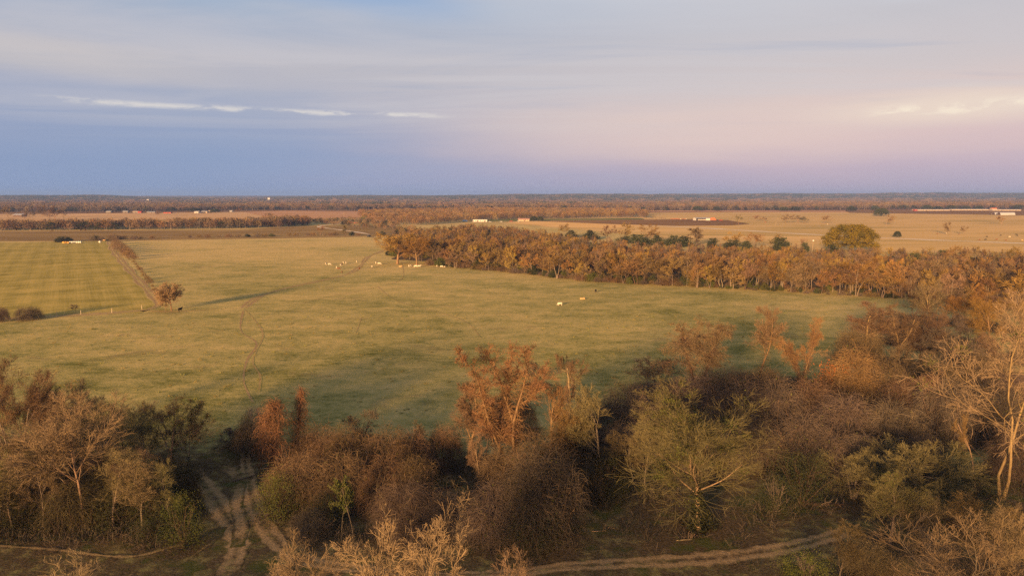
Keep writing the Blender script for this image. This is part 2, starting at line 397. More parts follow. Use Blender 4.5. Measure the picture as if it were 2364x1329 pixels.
M['leaf_dark'] = plant_mat('leaf_dark', (.028, .032, .014), (.042, .043, .018), .25, .8)
M['leaf_bright'] = plant_mat('leaf_bright', (.12, .14, .03), (.08, .095, .022), .15, .8)
M['leaf_oak'] = plant_mat('leaf_oak', (.135, .092, .011), (.065, .055, .010), .1, .25)
M['leaf_brown'] = plant_mat('leaf_brown', (.17, .075, .018), (.12, .055, .016), .2, .8)
def flat_mat(name, c, rough=0.7, jit=0.1, sc=2.0):
    m, t, b = newmat(name); tc = t.new('ShaderNodeTexCoord').outputs['Object']
    n = t.noise(tc, sc, 4, 0.6)
    k = t.math('ADD', t.math('MULTIPLY', n, jit * 2), 1 - jit)
    mm = t.new('ShaderNodeMix', data_type='RGBA', blend_type='MULTIPLY'); mm.inputs[0].default_value = 1; mm.inputs[6].default_value = (*c, 1)
    t.l.new(t.comb(k, k, k), mm.inputs[7]); t.l.new(mm.outputs[2], b.inputs['Base Color']); b.inputs['Roughness'].default_value = rough
    return m

# ---- ground colours: one node group in world coordinates, shared by the ground and the edges of the tracks
def cover_group():
    g = bpy.data.node_groups.new('pasture_cover', 'ShaderNodeTree'); t = NT(g)
    g.interface.new_socket('Color', in_out='OUTPUT', socket_type='NodeSocketColor')
    g.interface.new_socket('Height', in_out='OUTPUT', socket_type='NodeSocketFloat')
    go = t.new('NodeGroupOutput'); pos = t.new('ShaderNodeNewGeometry').outputs['Position']
    x, y, z = t.xyz(pos)
    p2 = t.comb(x, y, 0.0)
    big = t.noise(t.vmul(p2, (0.012, 0.014, 1)), 1.0, 4, 0.6, 0.4)
    mid = t.noise(t.vmul(p2, (0.075, 0.11, 1)), 1.0, 6, 0.72, 0.25)
    fin = t.noise(t.vmul(p2, (0.5, 0.6, 1)), 1.0, 5, 0.75)
    vfin = t.noise(p2, 2.6, 3, 0.7)
    dry = t.step(y, 120, 620)                                     # the far half of the pasture is drier
    v = t.math('ADD', t.math('MULTIPLY', t.math('ADD', t.math('MULTIPLY', t.math('SUBTRACT', mid, 0.5), 1.5), 0.62), 0.9), t.math('MULTIPLY', t.math('SUBTRACT', big, 0.5), 1.3))
    v = t.math('ADD', v, t.math('MULTIPLY', t.math('SUBTRACT', fin, 0.5), 1.0))
    v = t.math('ADD', v, t.math('MULTIPLY', t.math('SUBTRACT', vfin, 0.5), 0.8))
    v = t.math('ADD', v, t.math('MULTIPLY', t.math('SUBTRACT', dry, 0.26), 0.42))
    c = t.ramp(v, [(0.05, (.115, .115, .028, 1)), (0.22, (.188, .172, .05, 1)), (0.36, (.265, .23, .077, 1)), (0.54, (.37, .298, .105, 1)), (0.9, (.54, .39, .155, 1))])
    br = t.noise(t.vmul(p2, (0.035, 0.045, 1)), 1.7, 5, 0.7, 0.6)
    c = t.mix(t.math('MULTIPLY', t.step(br, 0.56, 0.72), 0.42), c, (.20, .135, .07, 1))
    sp = t.new('ShaderNodeTexVoronoi'); t.put(sp.inputs['Vector'], p2); sp.inputs['Scale'].default_value = 0.33
    c = t.mix(t.math('MULTIPLY', t.math('SUBTRACT', 1.0, t.step(sp.outputs['Distance'], 0.07, 0.13)), t.step(fin, 0.5, 0.56)), c, (.07, .06, .025, 1))
    at = t.new('ShaderNodeAttribute'); at.attribute_name = 'litter'
    n = t.noise(pos, 0.5, 6, 0.7); n2 = t.noise(pos, 3.0, 4, 0.7)
    lit = t.mix(t.step(n2, 0.35, 0.68), (.06, .042, .022, 1), (.14, .095, .05, 1))  # fallen-leaf brown, with some foreground shade put into its dark tone
    lit = t.mix(t.step(t.noise(pos, 0.25, 4, 0.6), 0.52, 0.66), lit, (.075, .075, .022, 1))
    k = t.step(t.math('ADD', at.outputs['Fac'], t.math('MULTIPLY', t.math('SUBTRACT', n, 0.5), 1.1)), 0.35, 0.75)
    c = t.mix(k, c, lit)
    t.l.new(c, go.inputs[0]); t.l.new(t.math('ADD', fin, vfin), go.inputs[1])
    return g
COVER = cover_group()
def ground_mat():
    m, t, b = newmat('ground_cover'); g = t.new('ShaderNodeGroup'); g.node_tree = COVER
    pos = t.new('ShaderNodeNewGeometry').outputs['Position']
    at2 = t.new('ShaderNodeAttribute'); at2.attribute_name = 'far'
    fc = t.mix(t.step(t.noise(pos, 0.01, 5, 0.6), 0.4, 0.62), (.16, .085, .045, 1), (.27, .16, .07, 1))
    c = t.mix(at2.outputs['Fac'], g.outputs[0], fc)
    t.l.new(c, b.inputs['Base Color'])
    bp = t.new('ShaderNodeBump'); bp.inputs['Strength'].default_value = 0.5; bp.inputs['Distance'].default_value = 0.14
    t.l.new(g.outputs[1], bp.inputs['Height']); t.l.new(bp.outputs[0], b.inputs['Normal'])
    b.inputs['Specular IOR Level'].default_value = 0.0; b.inputs['Roughness'].default_value = 1.0
    return m
def field_mat(name, c1, c2, c3, sx, sy, rot=0.0, stripes=0.0, period=12.0, amt=0.5):
    m, t, b = newmat(name); pos = t.new('ShaderNodeNewGeometry').outputs['Position']
    mp = t.new('ShaderNodeMapping'); mp.inputs['Rotation'].default_value = (0, 0, rot); t.l.new(pos, mp.inputs[0]); p = mp.outputs[0]
    x, y, z = t.xyz(p)
    a = t.noise(t.vmul(p, (sx, sy, 0)), 1.0, 5, 0.65, 0.5); f = t.noise(t.vmul(p, (0.6, 0.6, 0)), 1.0, 4, 0.7)
    v = t.math('ADD', a, t.math('MULTIPLY', t.math('SUBTRACT', f, 0.5), 0.35))
    if stripes:
        wob = t.math('MULTIPLY', t.noise(t.vmul(p, (0.05, 0.01, 0)), 1.0, 2, 0.5), 2.5)
        sN = t.math('SINE', t.math('ADD', t.math('MULTIPLY', x, 2 * math.pi / period), wob))
        sM = t.noise(t.vmul(p, (1.9, 0.02, 0)), 1.0, 3, 0.6)
        v = t.math('ADD', v, t.math('MULTIPLY', sN, stripes * 0.5))
        v = t.math('ADD', v, t.math('MULTIPLY', t.math('SUBTRACT', sM, 0.5), stripes * 5.0))
    c = t.ramp(v, [(0.28, (*c1, 1)), (0.5, (*c2, 1)), (0.72, (*c3, 1))])
    t.l.new(c, b.inputs['Base Color']); b.inputs['Roughness'].default_value = 1; b.inputs['Specular IOR Level'].default_value = 0
    bp = t.new('ShaderNodeBump'); bp.inputs['Strength'].default_value = 0.5; bp.inputs['Distance'].default_value = 0.12
    t.l.new(f, bp.inputs['Height']); t.l.new(bp.outputs[0], b.inputs['Normal'])
    return m
def track_mat(name, c1, c2, bias=0.0):
    m, t, b = newmat(name); g = t.new('ShaderNodeGroup'); g.node_tree = COVER
    at = t.new('ShaderNodeAttribute'); at.attribute_name = 'edge'
    pos = t.new('ShaderNodeNewGeometry').outputs['Position']
    n = t.noise(pos, 0.9, 6, 0.72, 0.5); n2 = t.noise(pos, 3.5, 4, 0.7)
    dirt = t.mix(t.step(n2, 0.35, 0.65), (*c1, 1), (*c2, 1))
    k = t.step(t.math('ADD', t.math('ADD', at.outputs['Fac'], bias), t.math('MULTIPLY', t.math('SUBTRACT', n, 0.5), 2.1)), 0.2, 0.9)
    t.l.new(t.mix(k, dirt, g.outputs[0]), b.inputs['Base Color']); b.inputs['Roughness'].default_value = 1; b.inputs['Specular IOR Level'].default_value = 0
    bp = t.new('ShaderNodeBump'); bp.inputs['Strength'].default_value = 0.6; bp.inputs['Distance'].default_value = 0.12
    t.l.new(n2, bp.inputs['Height']); t.l.new(bp.outputs[0], b.inputs['Normal'])
    return m

# ================================================================== FOREGROUND PLANT LIST (photo pixels: x, base y, top y, width)
# kind, x, base, top, width, twig, bark, label
FG = []
def fg(kind, x, b, t, wd, tw, bk, label): FG.append((kind, x, b, t, wd, tw, bk, label))
# --- wood at the left, beside the track
fg('bareA', 195, 1212, 932, 250, 'twig_grey', 'bark_pale', 'tall bare tree with pale sunlit trunk at the front of the left wood')
fg('bareB', 40, 1140, 850, 190, 'twig_rust', 'bark_grey', 'rusty bare tree at the left edge, tallest of the left wood')
fg('bareC', 112, 1120, 880, 170, 'twig_grey', 'bark_grey', 'grey-brown bare tree behind the pale-trunked one in the left wood')
fg('bareD', 55, 1180, 985, 200, 'twig_grey', 'bark_grey', 'grey leaning bare tree low at the left edge of the photo')
fg('bareB', 290, 1095, 912, 170, 'twig_grey', 'bark_grey', 'round brown-crowned bare tree at the top of the left wood')
fg('bareM', 392, 1105, 925, 170, 'twig_grey', 'bark_pale', 'pale bare tree with green mistletoe at the right end of the left wood')
fg('bareC', 345, 1120, 950, 150, 'twig_olive', 'bark_grey', 'olive-tinged bare tree left of the mistletoe tree')
fg('bareA', 250, 1150, 965, 150, 'twig_olive', 'bark_grey', 'thin bare tree right of the pale sunlit trunk in the left wood')
fg('bareD', 300, 1180, 1040, 190, 'twig_grey', 'bark_grey', 'low spreading grey bare tree in the middle of the left wood')
fg('bareM', 435, 1090, 975, 100, 'twig_grey', 'bark_grey', 'small mistletoe-dotted bare tree overhanging the track from the left wood')
fg('bareC', 150, 1190, 1010, 180, 'twig_olive', 'bark_grey', 'olive bare tree just left of the pale sunlit trunk')
fg('bareD', 10, 1215, 1040, 160, 'twig_olive', 'bark_dark', 'dark bare tree at the lower left edge of the left wood')
fg('bareB', 10, 1040, 870, 120, 'twig_tawny', 'bark_grey', 'tawny bare tree at the back of the left wood by the pasture')
for i, (x, b, t, wd, m, lb) in enumerate([
    (60, 1215, 1145, 150, 'leaf_dark', 'dark evergreen shrub at the foot of the left wood, leftmost'),
    (290, 1212, 1140, 150, 'leaf_dark', 'wide dark evergreen shrub right of the pale sunlit trunk'),
    (365, 1210, 1105, 110, 'leaf_dark', 'tall dark evergreen shrub inside the right part of the left wood'),
    (428, 1185, 1075, 90, 'leaf_dark', 'dark leafy shrub beside the rutted track'),
    (425, 1262, 1145, 100, 'leaf_olive', 'olive-green leafy shrub at the bend of the lower left track'),
    (355, 1245, 1190, 90, 'leaf_dark', 'low dark shrub left of the olive shrub by the track bend'),
    (105, 1150, 1060, 120, 'leaf_dark', 'dark evergreen shrub deep in the left wood behind the leaning tree'),
    (235, 1130, 1040, 110, 'leaf_dark', 'dark evergreen shrub behind the pale sunlit trunk')]):
    fg('leaf' + 'ABC'[i % 3], x, b, t, wd, m, 'bark_dark', lb)
for i, (x, b, t, wd, k, tw, lb) in enumerate([
    (30, 1222, 1075, 120, 'bareU', 'twig_olive', 'upright olive sapling clump at the lower left corner of the left wood'),
    (100, 1225, 1060, 120, 'bareC', 'twig_grey', 'grey bare tree with thin trunk between the left edge and the pale trunk'),
    (262, 1218, 1030, 130, 'bareU', 'twig_olive', 'upright olive bare tree next right of the pale sunlit trunk'),
    (330, 1222, 1050, 120, 'bareU', 'twig_grey', 'upright grey bare tree at the front of the left wood, middle'),
    (395, 1222, 1060, 110, 'bareC', 'twig_olive', 'olive bare tree at the front right of the left wood'),
    (75, 1080, 890, 130, 'bareU', 'twig_rust', 'upright russet bare tree at the back of the left wood'),
    (235, 1085, 920, 110, 'bareU', 'twig_grey', 'upright grey bare tree behind the pale sunlit trunk'),
    (340, 1070, 925, 110, 'bareC', 'twig_olive', 'olive bare tree at the back right of the left wood'),
    (150, 1090, 900, 130, 'bareB', 'twig_mauve', 'mauve bare tree at the back of the left wood above the pale trunk')]):
    fg(k, x, b, t, wd, tw, 'bark_grey', lb)
for i, (x, b, t, wd, lb) in enumerate([
    (60, 1190, 1090, 150, 'dark brush thicket at the left edge under the leaning tree'), (170, 1215, 1120, 140, 'dark brush thicket around the pale sunlit trunk'),
    (250, 1190, 1080, 140, 'dark brush thicket right of the pale sunlit trunk'), (330, 1190, 1085, 140, 'dark brush thicket in the middle of the left wood'), (400, 1165, 1070, 120, 'dark brush thicket at the right end of the left wood')]):
    fg('mound' + 'CABDC'[i], x, b, t, wd, 'twig_dim', 'bark_dark', lb)
fg('moundB', 425, 1150, 1085, 70, 'leaf_brown', 'bark_dark', 'small brown-leaved bush beside the rutted track')
# --- bottom edge
fg('bareP', 185, 1620, 1325, 280, 'twig_pale', 'bark_pale', 'pale bare treetop at the bottom left corner')
fg('bareP', 690, 1560, 1250, 200, 'twig_pale', 'bark_tan', 'pale bare treetop left of the largest one at the bottom edge')
fg('bareQ', 960, 1640, 1222, 290, 'twig_pale', 'bark_pale', 'largest pale bare treetop at the bottom edge')
fg('bareP', 1185, 1600, 1300, 200, 'twig_grey', 'bark_grey', 'grey bare treetop right of the largest one at the bottom edge')
# --- around the forked track
fg('colA', 632, 1090, 926, 84, 'twig_orange', 'bark_dark', 'broad rust-red column of hanging vines beside the track')
fg('colB', 682, 1066, 898, 56, 'twig_orange', 'bark_dark', 'tall narrow leaning column of rust-red vines')
fg('moundA', 592, 1045, 945, 100, 'twig_mauve', 'bark_dark', 'dark tangled thicket left of the vine columns')
fg('bareS', 545, 1035, 985, 80, 'twig_mauve', 'bark_dark', 'small leaning bare tree at the pasture gap left of the vine columns')
fg('leafB', 650, 1195, 1085, 110, 'leaf_olive', 'bark_dark', 'olive leafy shrub below the vine columns at the track side')
fg('moundA', 740, 1075, 985, 130, 'twig_rust', 'bark_dark', 'dark rusty thicket right of the narrow vine column')
fg('moundB', 800, 1085, 982, 120, 'twig_rust', 'bark_dark', 'round rusty thicket below the small dark round tree')
fg('bareS', 836, 1020, 943, 75, 'twig_mauve', 'bark_dark', 'small dark round bare tree at the pasture edge')
fg('moundC', 900, 1110, 990, 150, 'twig_rust', 'bark_dark', 'reddish vine thicket in the centre of the lower wood')
fg('moundA', 955, 1100, 1000, 120, 'twig_rust', 'bark_dark', 'reddish-brown thicket left of the slim bare saplings')
fg('moundD', 700, 1165, 1055, 140, 'twig_rust', 'bark_dark', 'brown vine thicket beside the track below the vine columns')
fg('moundC', 790, 1165, 1050, 150, 'twig_rust', 'bark_dark', 'broad brown vine thicket left of the green-leaved sapling top')
fg('moundB', 890, 1175, 1055, 140, 'twig_rust', 'bark_dark', 'red-brown draped thicket behind the green-leaved sapling')
fg('moundD', 960, 1170, 1060, 110, 'twig_rust', 'bark_dark', 'tall draped thicket left of the bare clearing')
fg('moundA', 930, 1235, 1120, 160, 'twig_mauve', 'bark_dark', 'mauve-brown thicket right of the green-leaved sapling')
fg('moundC', 1030, 1225, 1140, 150, 'twig_mauve', 'bark_dark', 'low mauve thicket below the bare clearing')
fg('leafS', 815, 1245, 1108, 75, 'leaf_olive', 'bark_grey', 'thin-trunked sapling with olive leaves in the lower wood')
fg('leafS', 790, 1240, 1135, 55, 'leaf_olive', 'bark_grey', 'shorter olive-leaved sapling left of its taller twin')
fg('leafA', 750, 1215, 1140, 90, 'leaf_dark', 'bark_dark', 'dark leafy shrub left of the olive-leaved saplings')
fg('moundB', 720, 1235, 1180, 110, 'twig_mauve', 'bark_dark', 'low grey brush heap beside the forked track')
fg('bareU', 985, 1085, 975, 60, 'twig_grey', 'bark_tan', 'slim bare sapling in front of the open pasture')
fg('vineA', 1075, 1090, 885, 115, 'twig_rust', 'bark_tan', 'slender rusty tree left of the tall orange tree')
fg('bareU', 1110, 1140, 1010, 60, 'twig_rust', 'bark_pale', 'thin pale-trunked tree at the edge of the bare clearing')
fg('vineB', 1180, 1105, 793, 190, 'twig_orange', 'bark_tan', 'tall vine-clad tree glowing orange, tallest in the lower wood')
fg('bareS', 1238, 890, 832, 60, 'twig_mauve', 'bark_dark', 'small dark bare tree on the pasture behind the tall orange tree')
fg('bareU', 1270, 1090, 885, 110, 'twig_tawny', 'bark_tan', 'vase-shaped bare tree right of the tall orange tree')
fg('bareT', 1328, 1090, 815, 120, 'twig_rust', 'bark_pale', 'tall thin tree with crooked white limbs right of the orange tree')
fg('bareU', 1390, 1130, 885, 150, 'twig_olive', 'bark_grey', 'olive upright bare tree left of the great mistletoe tree')
fg('moundA', 1240, 1165, 1010, 170, 'twig_rust', 'bark_dark', 'tall rusty thicket under the vase-shaped bare tree')
fg('moundC', 1160, 1140, 1040, 130, 'twig_rust', 'bark_dark', 'thicket at the foot of the tall orange tree')
fg('moundD', 1250, 1240, 1060, 210, 'twig_mauve', 'bark_dark', 'great dome-shaped brown thicket in the lower centre')
fg('moundB', 1140, 1235, 1120, 180, 'twig_mauve', 'bark_dark', 'dark brown thicket left of the great dome-shaped thicket')
fg('leafC', 1230, 1265, 1170, 160, 'leaf_dark', 'bark_dark', 'dark leafy shrub in front of the great dome-shaped thicket')
fg('leafA', 1395, 1155, 1050, 110, 'leaf_dark', 'bark_dark', 'dark ivy shrub under the olive upright bare tree')
fg('moundC', 1440, 1010, 890, 140, 'twig_mauve', 'bark_dark', 'mauve thicket at the pasture edge right of the white-limbed tree')
fg('moundA', 1340, 1060, 950, 120, 'twig_rust', 'bark_dark', 'rusty thicket behind the vase-shaped bare tree')
fg('oliveA', 1612, 1218, 925, 345, 'twig_olive', 'bark_pale', 'great spreading tree with mistletoe and ivy-wrapped trunk in the lower centre')
fg('bareC', 1490, 1125, 955, 150, 'twig_olive', 'bark_grey', 'smaller bare tree left of the great mistletoe tree')
fg('moundB', 1555, 1030, 930, 140, 'twig_mauve', 'bark_dark', 'brown thicket behind the crown of the great mistletoe tree')
# --- behind, towards the pasture
fg('weep', 1612, 905, 742, 180, 'twig_rust', 'bark_dark', 'weeping vine-draped tree in front of the pasture')
fg('bareS', 1520, 905, 825, 130, 'twig_mauve', 'bark_dark', 'dark fan-shaped bare tree left of the weeping tree')
fg('vineA', 1752, 880, 710, 90, 'twig_rust', 'bark_tan', 'slim vine-clad tree right of the weeping tree')
fg('vineC', 1850, 890, 740, 130, 'twig_orange', 'bark_pale', 'bright orange vine-draped tree with a pale forked trunk')
fg('moundD', 1680, 930, 850, 170, 'twig_mauve', 'bark_dark', 'mauve thicket below the weeping tree')
fg('moundA', 1590, 945, 870, 170, 'twig_mauve', 'bark_dark', 'low mauve thicket left below the weeping tree')
fg('moundC', 1965, 930, 808, 150, 'twig_orange', 'bark_dark', 'red-orange vine mound right of the bright orange tree')
fg('moundB', 2040, 940, 825, 120, 'twig_rust', 'bark_dark', 'rust vine mound right of the red-orange mound')
fg('leafD', 1925, 930, 835, 90, 'leaf_brown', 'bark_dark', 'bush with orange leaves beside the red-orange vine mound')
fg('vineA', 2000, 830, 700, 130, 'twig_rust', 'bark_tan', 'feathery rust tree at the right end of the pasture')
fg('vineB', 2075, 850, 710, 120, 'twig_rust', 'bark_tan', 'rust tree right of the feathery one at the pasture end')
fg('moundA', 1990, 830, 755, 110, 'twig_rust', 'bark_dark', 'thicket under the feathery rust tree')
fg('bareU', 2150, 780, 655, 110, 'twig_grey', 'bark_tan', 'grey-tan bare tree at the corner of pasture and wood')
fg('bareA', 2215, 790, 672, 110, 'twig_gold', 'bark_tan', 'golden bare tree right of the corner tree')
fg('bareC', 2282, 830, 695, 110, 'twig_gold', 'bark_tan', 'bare tree behind the top of the great leaning tree at right')
fg('bareB', 2120, 850, 730, 120, 'twig_rust', 'bark_grey', 'rusty bare tree left of the great tree at right')
fg('bareB', 2190, 870, 760, 120, 'twig_mauve', 'bark_grey', 'mauve bare tree behind the great tree at right')
fg('bareC', 2350, 830, 720, 110, 'twig_mauve', 'bark_grey', 'mauve bare tree at the right edge behind the great tree')
fg('bareU', 2122, 1005, 858, 80, 'twig_rust', 'bark_tan', 'slim rusty tree standing among the right-hand thickets')
for i, (x, b, t, wd, tw, lb) in enumerate([
    (1710, 1000, 890, 170, 'twig_mauve', 'mauve thicket right behind the great mistletoe tree'),
    (1790, 1010, 880, 170, 'twig_mauve', 'brown thicket below the bright orange tree'),
    (1870, 990, 880, 150, 'twig_rust', 'rust-brown thicket below the red-orange mound'),
    (1760, 930, 850, 110, 'twig_rust', 'rust thicket at the foot of the slim vine-clad tree'),
    (1950, 1040, 920, 190, 'twig_mauve', 'wide mauve thicket in the middle of the right-hand wood'),
    (1850, 1080, 960, 190, 'twig_mauve', 'mauve thicket beside the fallen log'),
    (2050, 1050, 930, 170, 'twig_mauve', 'mauve thicket left of the great tree at right'),
    (2100, 970, 880, 150, 'twig_rust', 'rust thicket behind the slim rusty tree'),
    (2180, 1010, 880, 160, 'twig_mauve', 'dark thicket at the left foot of the great tree at right'),
    (2290, 1010, 880, 160, 'twig_mauve', 'dark thicket behind the fork of the great tree at right'),
    (2150, 930, 830, 130, 'twig_rust', 'rust thicket between the rust mound and the great tree'),
    (2260, 930, 820, 130, 'twig_rust', 'rust thicket behind the limbs of the great tree'),
    (1750, 1080, 970, 130, 'twig_mauve', 'mauve thicket between the great mistletoe tree and the log'),
    (2340, 1100, 980, 140, 'twig_mauve', 'mauve thicket at the right edge below the great tree'),
    (1500, 960, 880, 120, 'twig_mauve', 'mauve thicket under the dark fan-shaped tree')]):
    fg('mound' + 'ABCD'[i % 4], x, b, t, wd, tw, 'bark_dark', lb)
for i, (x, b, t, wd, k, tw, lb) in enumerate([
    (1430, 1085, 985, 130, 'moundA', 'twig_mauve', 'mauve thicket between the olive upright tree and the great mistletoe tree'),
    (1500, 1060, 975, 140, 'moundD', 'twig_mauve', 'mauve thicket behind the smaller bare tree left of the great mistletoe tree'),
    (1345, 1150, 1050, 120, 'moundB', 'twig_rust', 'russet thicket right of the great dome-shaped thicket'),
    (1460, 1120, 1000, 120, 'bareC', 'twig_olive', 'olive bare tree leaning over the dark ivy shrub'),
    (1330, 1120, 935, 120, 'bareU', 'twig_tawny', 'tawny upright bare tree beside the olive upright one'),
    (1640, 1090, 985, 140, 'moundC', 'twig_mauve', 'mauve thicket hidden behind the great mistletoe tree trunk'),
    (1030, 1080, 985, 90, 'moundD', 'twig_rust', 'russet thicket left of the slender rusty tree'),
    (1190, 1000, 900, 110, 'moundB', 'twig_rust', 'russet thicket behind the tall orange tree'),
    (1120, 1070, 960, 90, 'bareU', 'twig_rust', 'upright russet bare tree at the left shoulder of the tall orange tree'),
    (1790, 1180, 1090, 90, 'leafA', 'leaf_dark', 'dark leafy shrub on the slope left of the fallen log')]):
    fg(k, x, b, t, wd, tw, 'bark_grey', lb)
for i, (x, b, t, wd, k, tw, lb) in enumerate([
    (2110, 735, 660, 90, 'bareB', 'twig_tawny', 'tawny bare tree at the far right corner of the pasture, low and round'),
    (2180, 745, 668, 90, 'bareC', 'twig_rust', 'russet bare tree behind the corner tree at the pasture end'),
    (2250, 745, 668, 95, 'bareB', 'twig_tawny', 'tawny bare tree behind the golden tree at the right'),
    (2310, 760, 675, 95, 'bareA', 'twig_rust', 'russet bare tree between the golden tree and the right edge'),
    (2358, 765, 680, 90, 'bareB', 'twig_gold', 'golden bare tree cut by the right edge above the great tree'),
    (2170, 800, 715, 95, 'bareD', 'twig_rust', 'spreading russet bare tree left behind the great tree at right'),
    (2240, 815, 730, 100, 'bareB', 'twig_mauve', 'mauve bare tree behind the crown of the great tree, left one'),
    (2310, 870, 770, 110, 'bareC', 'twig_rust', 'russet bare tree hidden behind the crown of the great tree'),
    (2090, 900, 800, 110, 'bareB', 'twig_rust', 'russet bare tree above the rust vine mound at right'),
    (2345, 900, 800, 110, 'bareD', 'twig_mauve', 'mauve bare tree at the right edge beside the great tree crown'),
    (2060, 790, 722, 80, 'moundB', 'twig_rust', 'russet thicket at the right tip of the pasture'),
    (2130, 800, 740, 90, 'moundC', 'twig_rust', 'russet thicket behind the rust mounds at the right'),
    (2215, 870, 790, 110, 'moundA', 'twig_mauve', 'mauve thicket behind the limbs of the great tree, left'),
    (2330, 950, 860, 130, 'moundD', 'twig_mauve', 'mauve thicket at the right edge behind the great trunk'),
    (2120, 1100, 1010, 140, 'moundA', 'twig_mauve', 'mauve thicket behind the low wide olive tree'),
    (1990, 1100, 1010, 140, 'moundC', 'twig_mauve', 'mauve thicket behind the low olive tree by the log')]):
    fg(k, x, b, t, wd, tw, 'bark_grey', lb)
fg('snag', 2312, 1150, 688, 330, 'twig_pale', 'bark_tan', 'great pale sunlit tree with crooked limbs at the right edge')
fg('snagB', 2255, 1160, 975, 130, 'twig_tawny', 'bark_pale', 'leaning broken-topped tree left of the great tree at right')
fg('bareL', 2105, 1165, 1022, 300, 'twig_olive', 'bark_grey', 'low wide olive bare tree above the green willow')
fg('bareL', 1970, 1150, 1045, 200, 'twig_olive', 'bark_grey', 'low olive bare tree right of the fallen log')
fg('leafC', 1850, 1165, 1040, 130, 'leaf_dark', 'bark_dark', 'dark leafy shrub behind the fallen log')
fg('leafB', 2240, 1180, 1080, 160, 'leaf_dark', 'bark_dark', 'dark leafy shrub at the foot of the great tree at right')
fg('willow', 2055, 1262, 1102, 120, 'leaf_bright', 'bark_grey', 'fine-twigged tree with fresh green haze of new leaves')
fg('bareP', 2190, 1480, 1185, 330, 'twig_grey', 'bark_grey', 'large grey bare tree in the bottom right corner')
fg('bareB', 2300, 1330, 1150, 190, 'twig_tawny', 'bark_grey', 'tawny bare tree behind the bottom right corner tree')
fg('bareD', 2340, 1500, 1190, 230, 'twig_grey', 'bark_grey', 'grey bare tree at the right edge, bottommost')
fg('bareU', 1935, 1360, 1188, 95, 'twig_olive', 'bark_grey', 'upright olive sapling at the end of the sandy track')
fg('bareD', 2140, 1270, 1150, 130, 'twig_grey', 'bark_grey', 'grey bare tree right of the fresh green tree')
fg('leafA', 1860, 1340, 1270, 110, 'leaf_bright', 'bark_grey', 'light green leafy shrub below the sandy track')
fg('moundB', 2010, 1340, 1255, 120, 'twig_olive', 'bark_dark', 'olive thicket below the fresh green tree')

fgpos = []
for k, x, b, t, wd, *_ in FG:
    p = gp(x, b); fgpos.append((p[0], p[1], wd * mpp(p) * 0.5))

# ================================================================== SETTING
def grid_coords(fine0, fine1, st, lim0, lim1, g):
    a = list(np.arange(fine0, fine1 + 1e-6, st)); s = st
    while a[-1] < lim1: s *= g; a.append(a[-1] + s)
    s = st; lo = [fine0]
    while lo[-1] > lim0: s *= g; lo.append(lo[-1] - s)
    return np.array(lo[:0:-1] + a)
def litter_at(V):  # mask of fallen leaves whose dark colour also stands in for foreground shade
    lit = np.zeros(len(V))
    for (x, y, r) in fgpos:
        d2 = (V[:, 0] - x) ** 2 + (V[:, 1] - y) ** 2
        lit = np.maximum(lit, np.exp(-d2 / (2 * (r * 1.1) ** 2)))
    lit = np.maximum(lit, (V[:, 1] < gp(1182, 1275)[1]) * 0.62)
    return np.maximum(lit, 0.68 * np.clip((120 - V[:, 1] - .12 * V[:, 0]) / 25, 0, 1))
def make_ground():
    xs = grid_coords(-120, 130, 1.6, -16000, 16000, 1.18); ys = grid_coords(30, 190, 1.6, -2500, 22000, 1.12)
    X, Y = np.meshgrid(xs, ys)
    nx, ny = len(xs), len(ys)
    idx = np.arange(nx * ny).reshape(ny, nx)
    Fq = np.stack([idx[:-1, :-1], idx[:-1, 1:], idx[1:, 1:], idx[1:, :-1]], -1).reshape(-1, 4)
    V = np.stack([X.ravel(), Y.ravel(), 0 * X.ravel()], 1)
    me = mesh_np('ground', V, Fq)
    lit = litter_at(V)
    a = me.attributes.new('litter', 'FLOAT', 'POINT'); a.data.foreach_set('value', lit.astype(np.float32))
    far = np.clip((V[:, 1] - 900) / 500, 0, 1)
    a = me.attributes.new('far', 'FLOAT', 'POINT'); a.data.foreach_set('value', far.astype(np.float32))
    o = link('ground', me, None, ground_mat()); tag(o, kind='structure')
make_ground()

def sheet(name, pts, z, mat, jag=0.0):
    rng = np.random.default_rng(len(pts)); pw = [gp(*p) for p in pts]; out = []
    for i in range(len(pw)):
        a, b = np.array(pw[i]), np.array(pw[(i + 1) % len(pw)]); L = np.linalg.norm(b - a); k = max(1, int(L / max(6, L / 60)))
        for j in range(k):
            q = a + (b - a) * j / k
            if jag and j: q = q + rng.normal(size=3) * jag
            out.append((q[0], q[1], z))
    me = bpy.data.meshes.new(name); me.from_pydata(out, [], [list(range(len(out)))]); me.update()
    if me.polygons[0].normal.z < 0: me.flip_normals()
    o = link(name, me, None, mat); tag(o, kind='structure'); return o
STR = R(32.7)
fm_hay = field_mat('mown_hay_field', (.21, .17, .04), (.35, .275, .075), (.48, .35, .105), .04, .09, R(-32.7), .085, 9.0)
fm_brown = field_mat('brown_stubble', (.17, .11, .045), (.27, .175, .07), (.37, .25, .10), .006, .02)
fm_tan = field_mat('tan_grass', (.42, .26, .12), (.56, .35, .165), (.66, .42, .21), .004, .014)
fm_rose = field_mat('rose_grass', (.36, .19, .09), (.47, .26, .13), (.56, .33, .16), .004, .014)
fm_range = field_mat('dry_range', (.34, .25, .08), (.58, .38, .15), (.72, .46, .19), .004, .018)
fm_plough = field_mat('ploughed_field', (.17, .09, .045), (.24, .135, .06), (.32, .19, .09), .005, .02)
fm_gold = field_mat('gold_stubble', (.56, .34, .12), (.70, .43, .16), (.76, .48, .2), .006, .018)
fm_green = field_mat('green_strip', (.10, .12, .03), (.16, .16, .05), (.24, .20, .07), .01, .02)
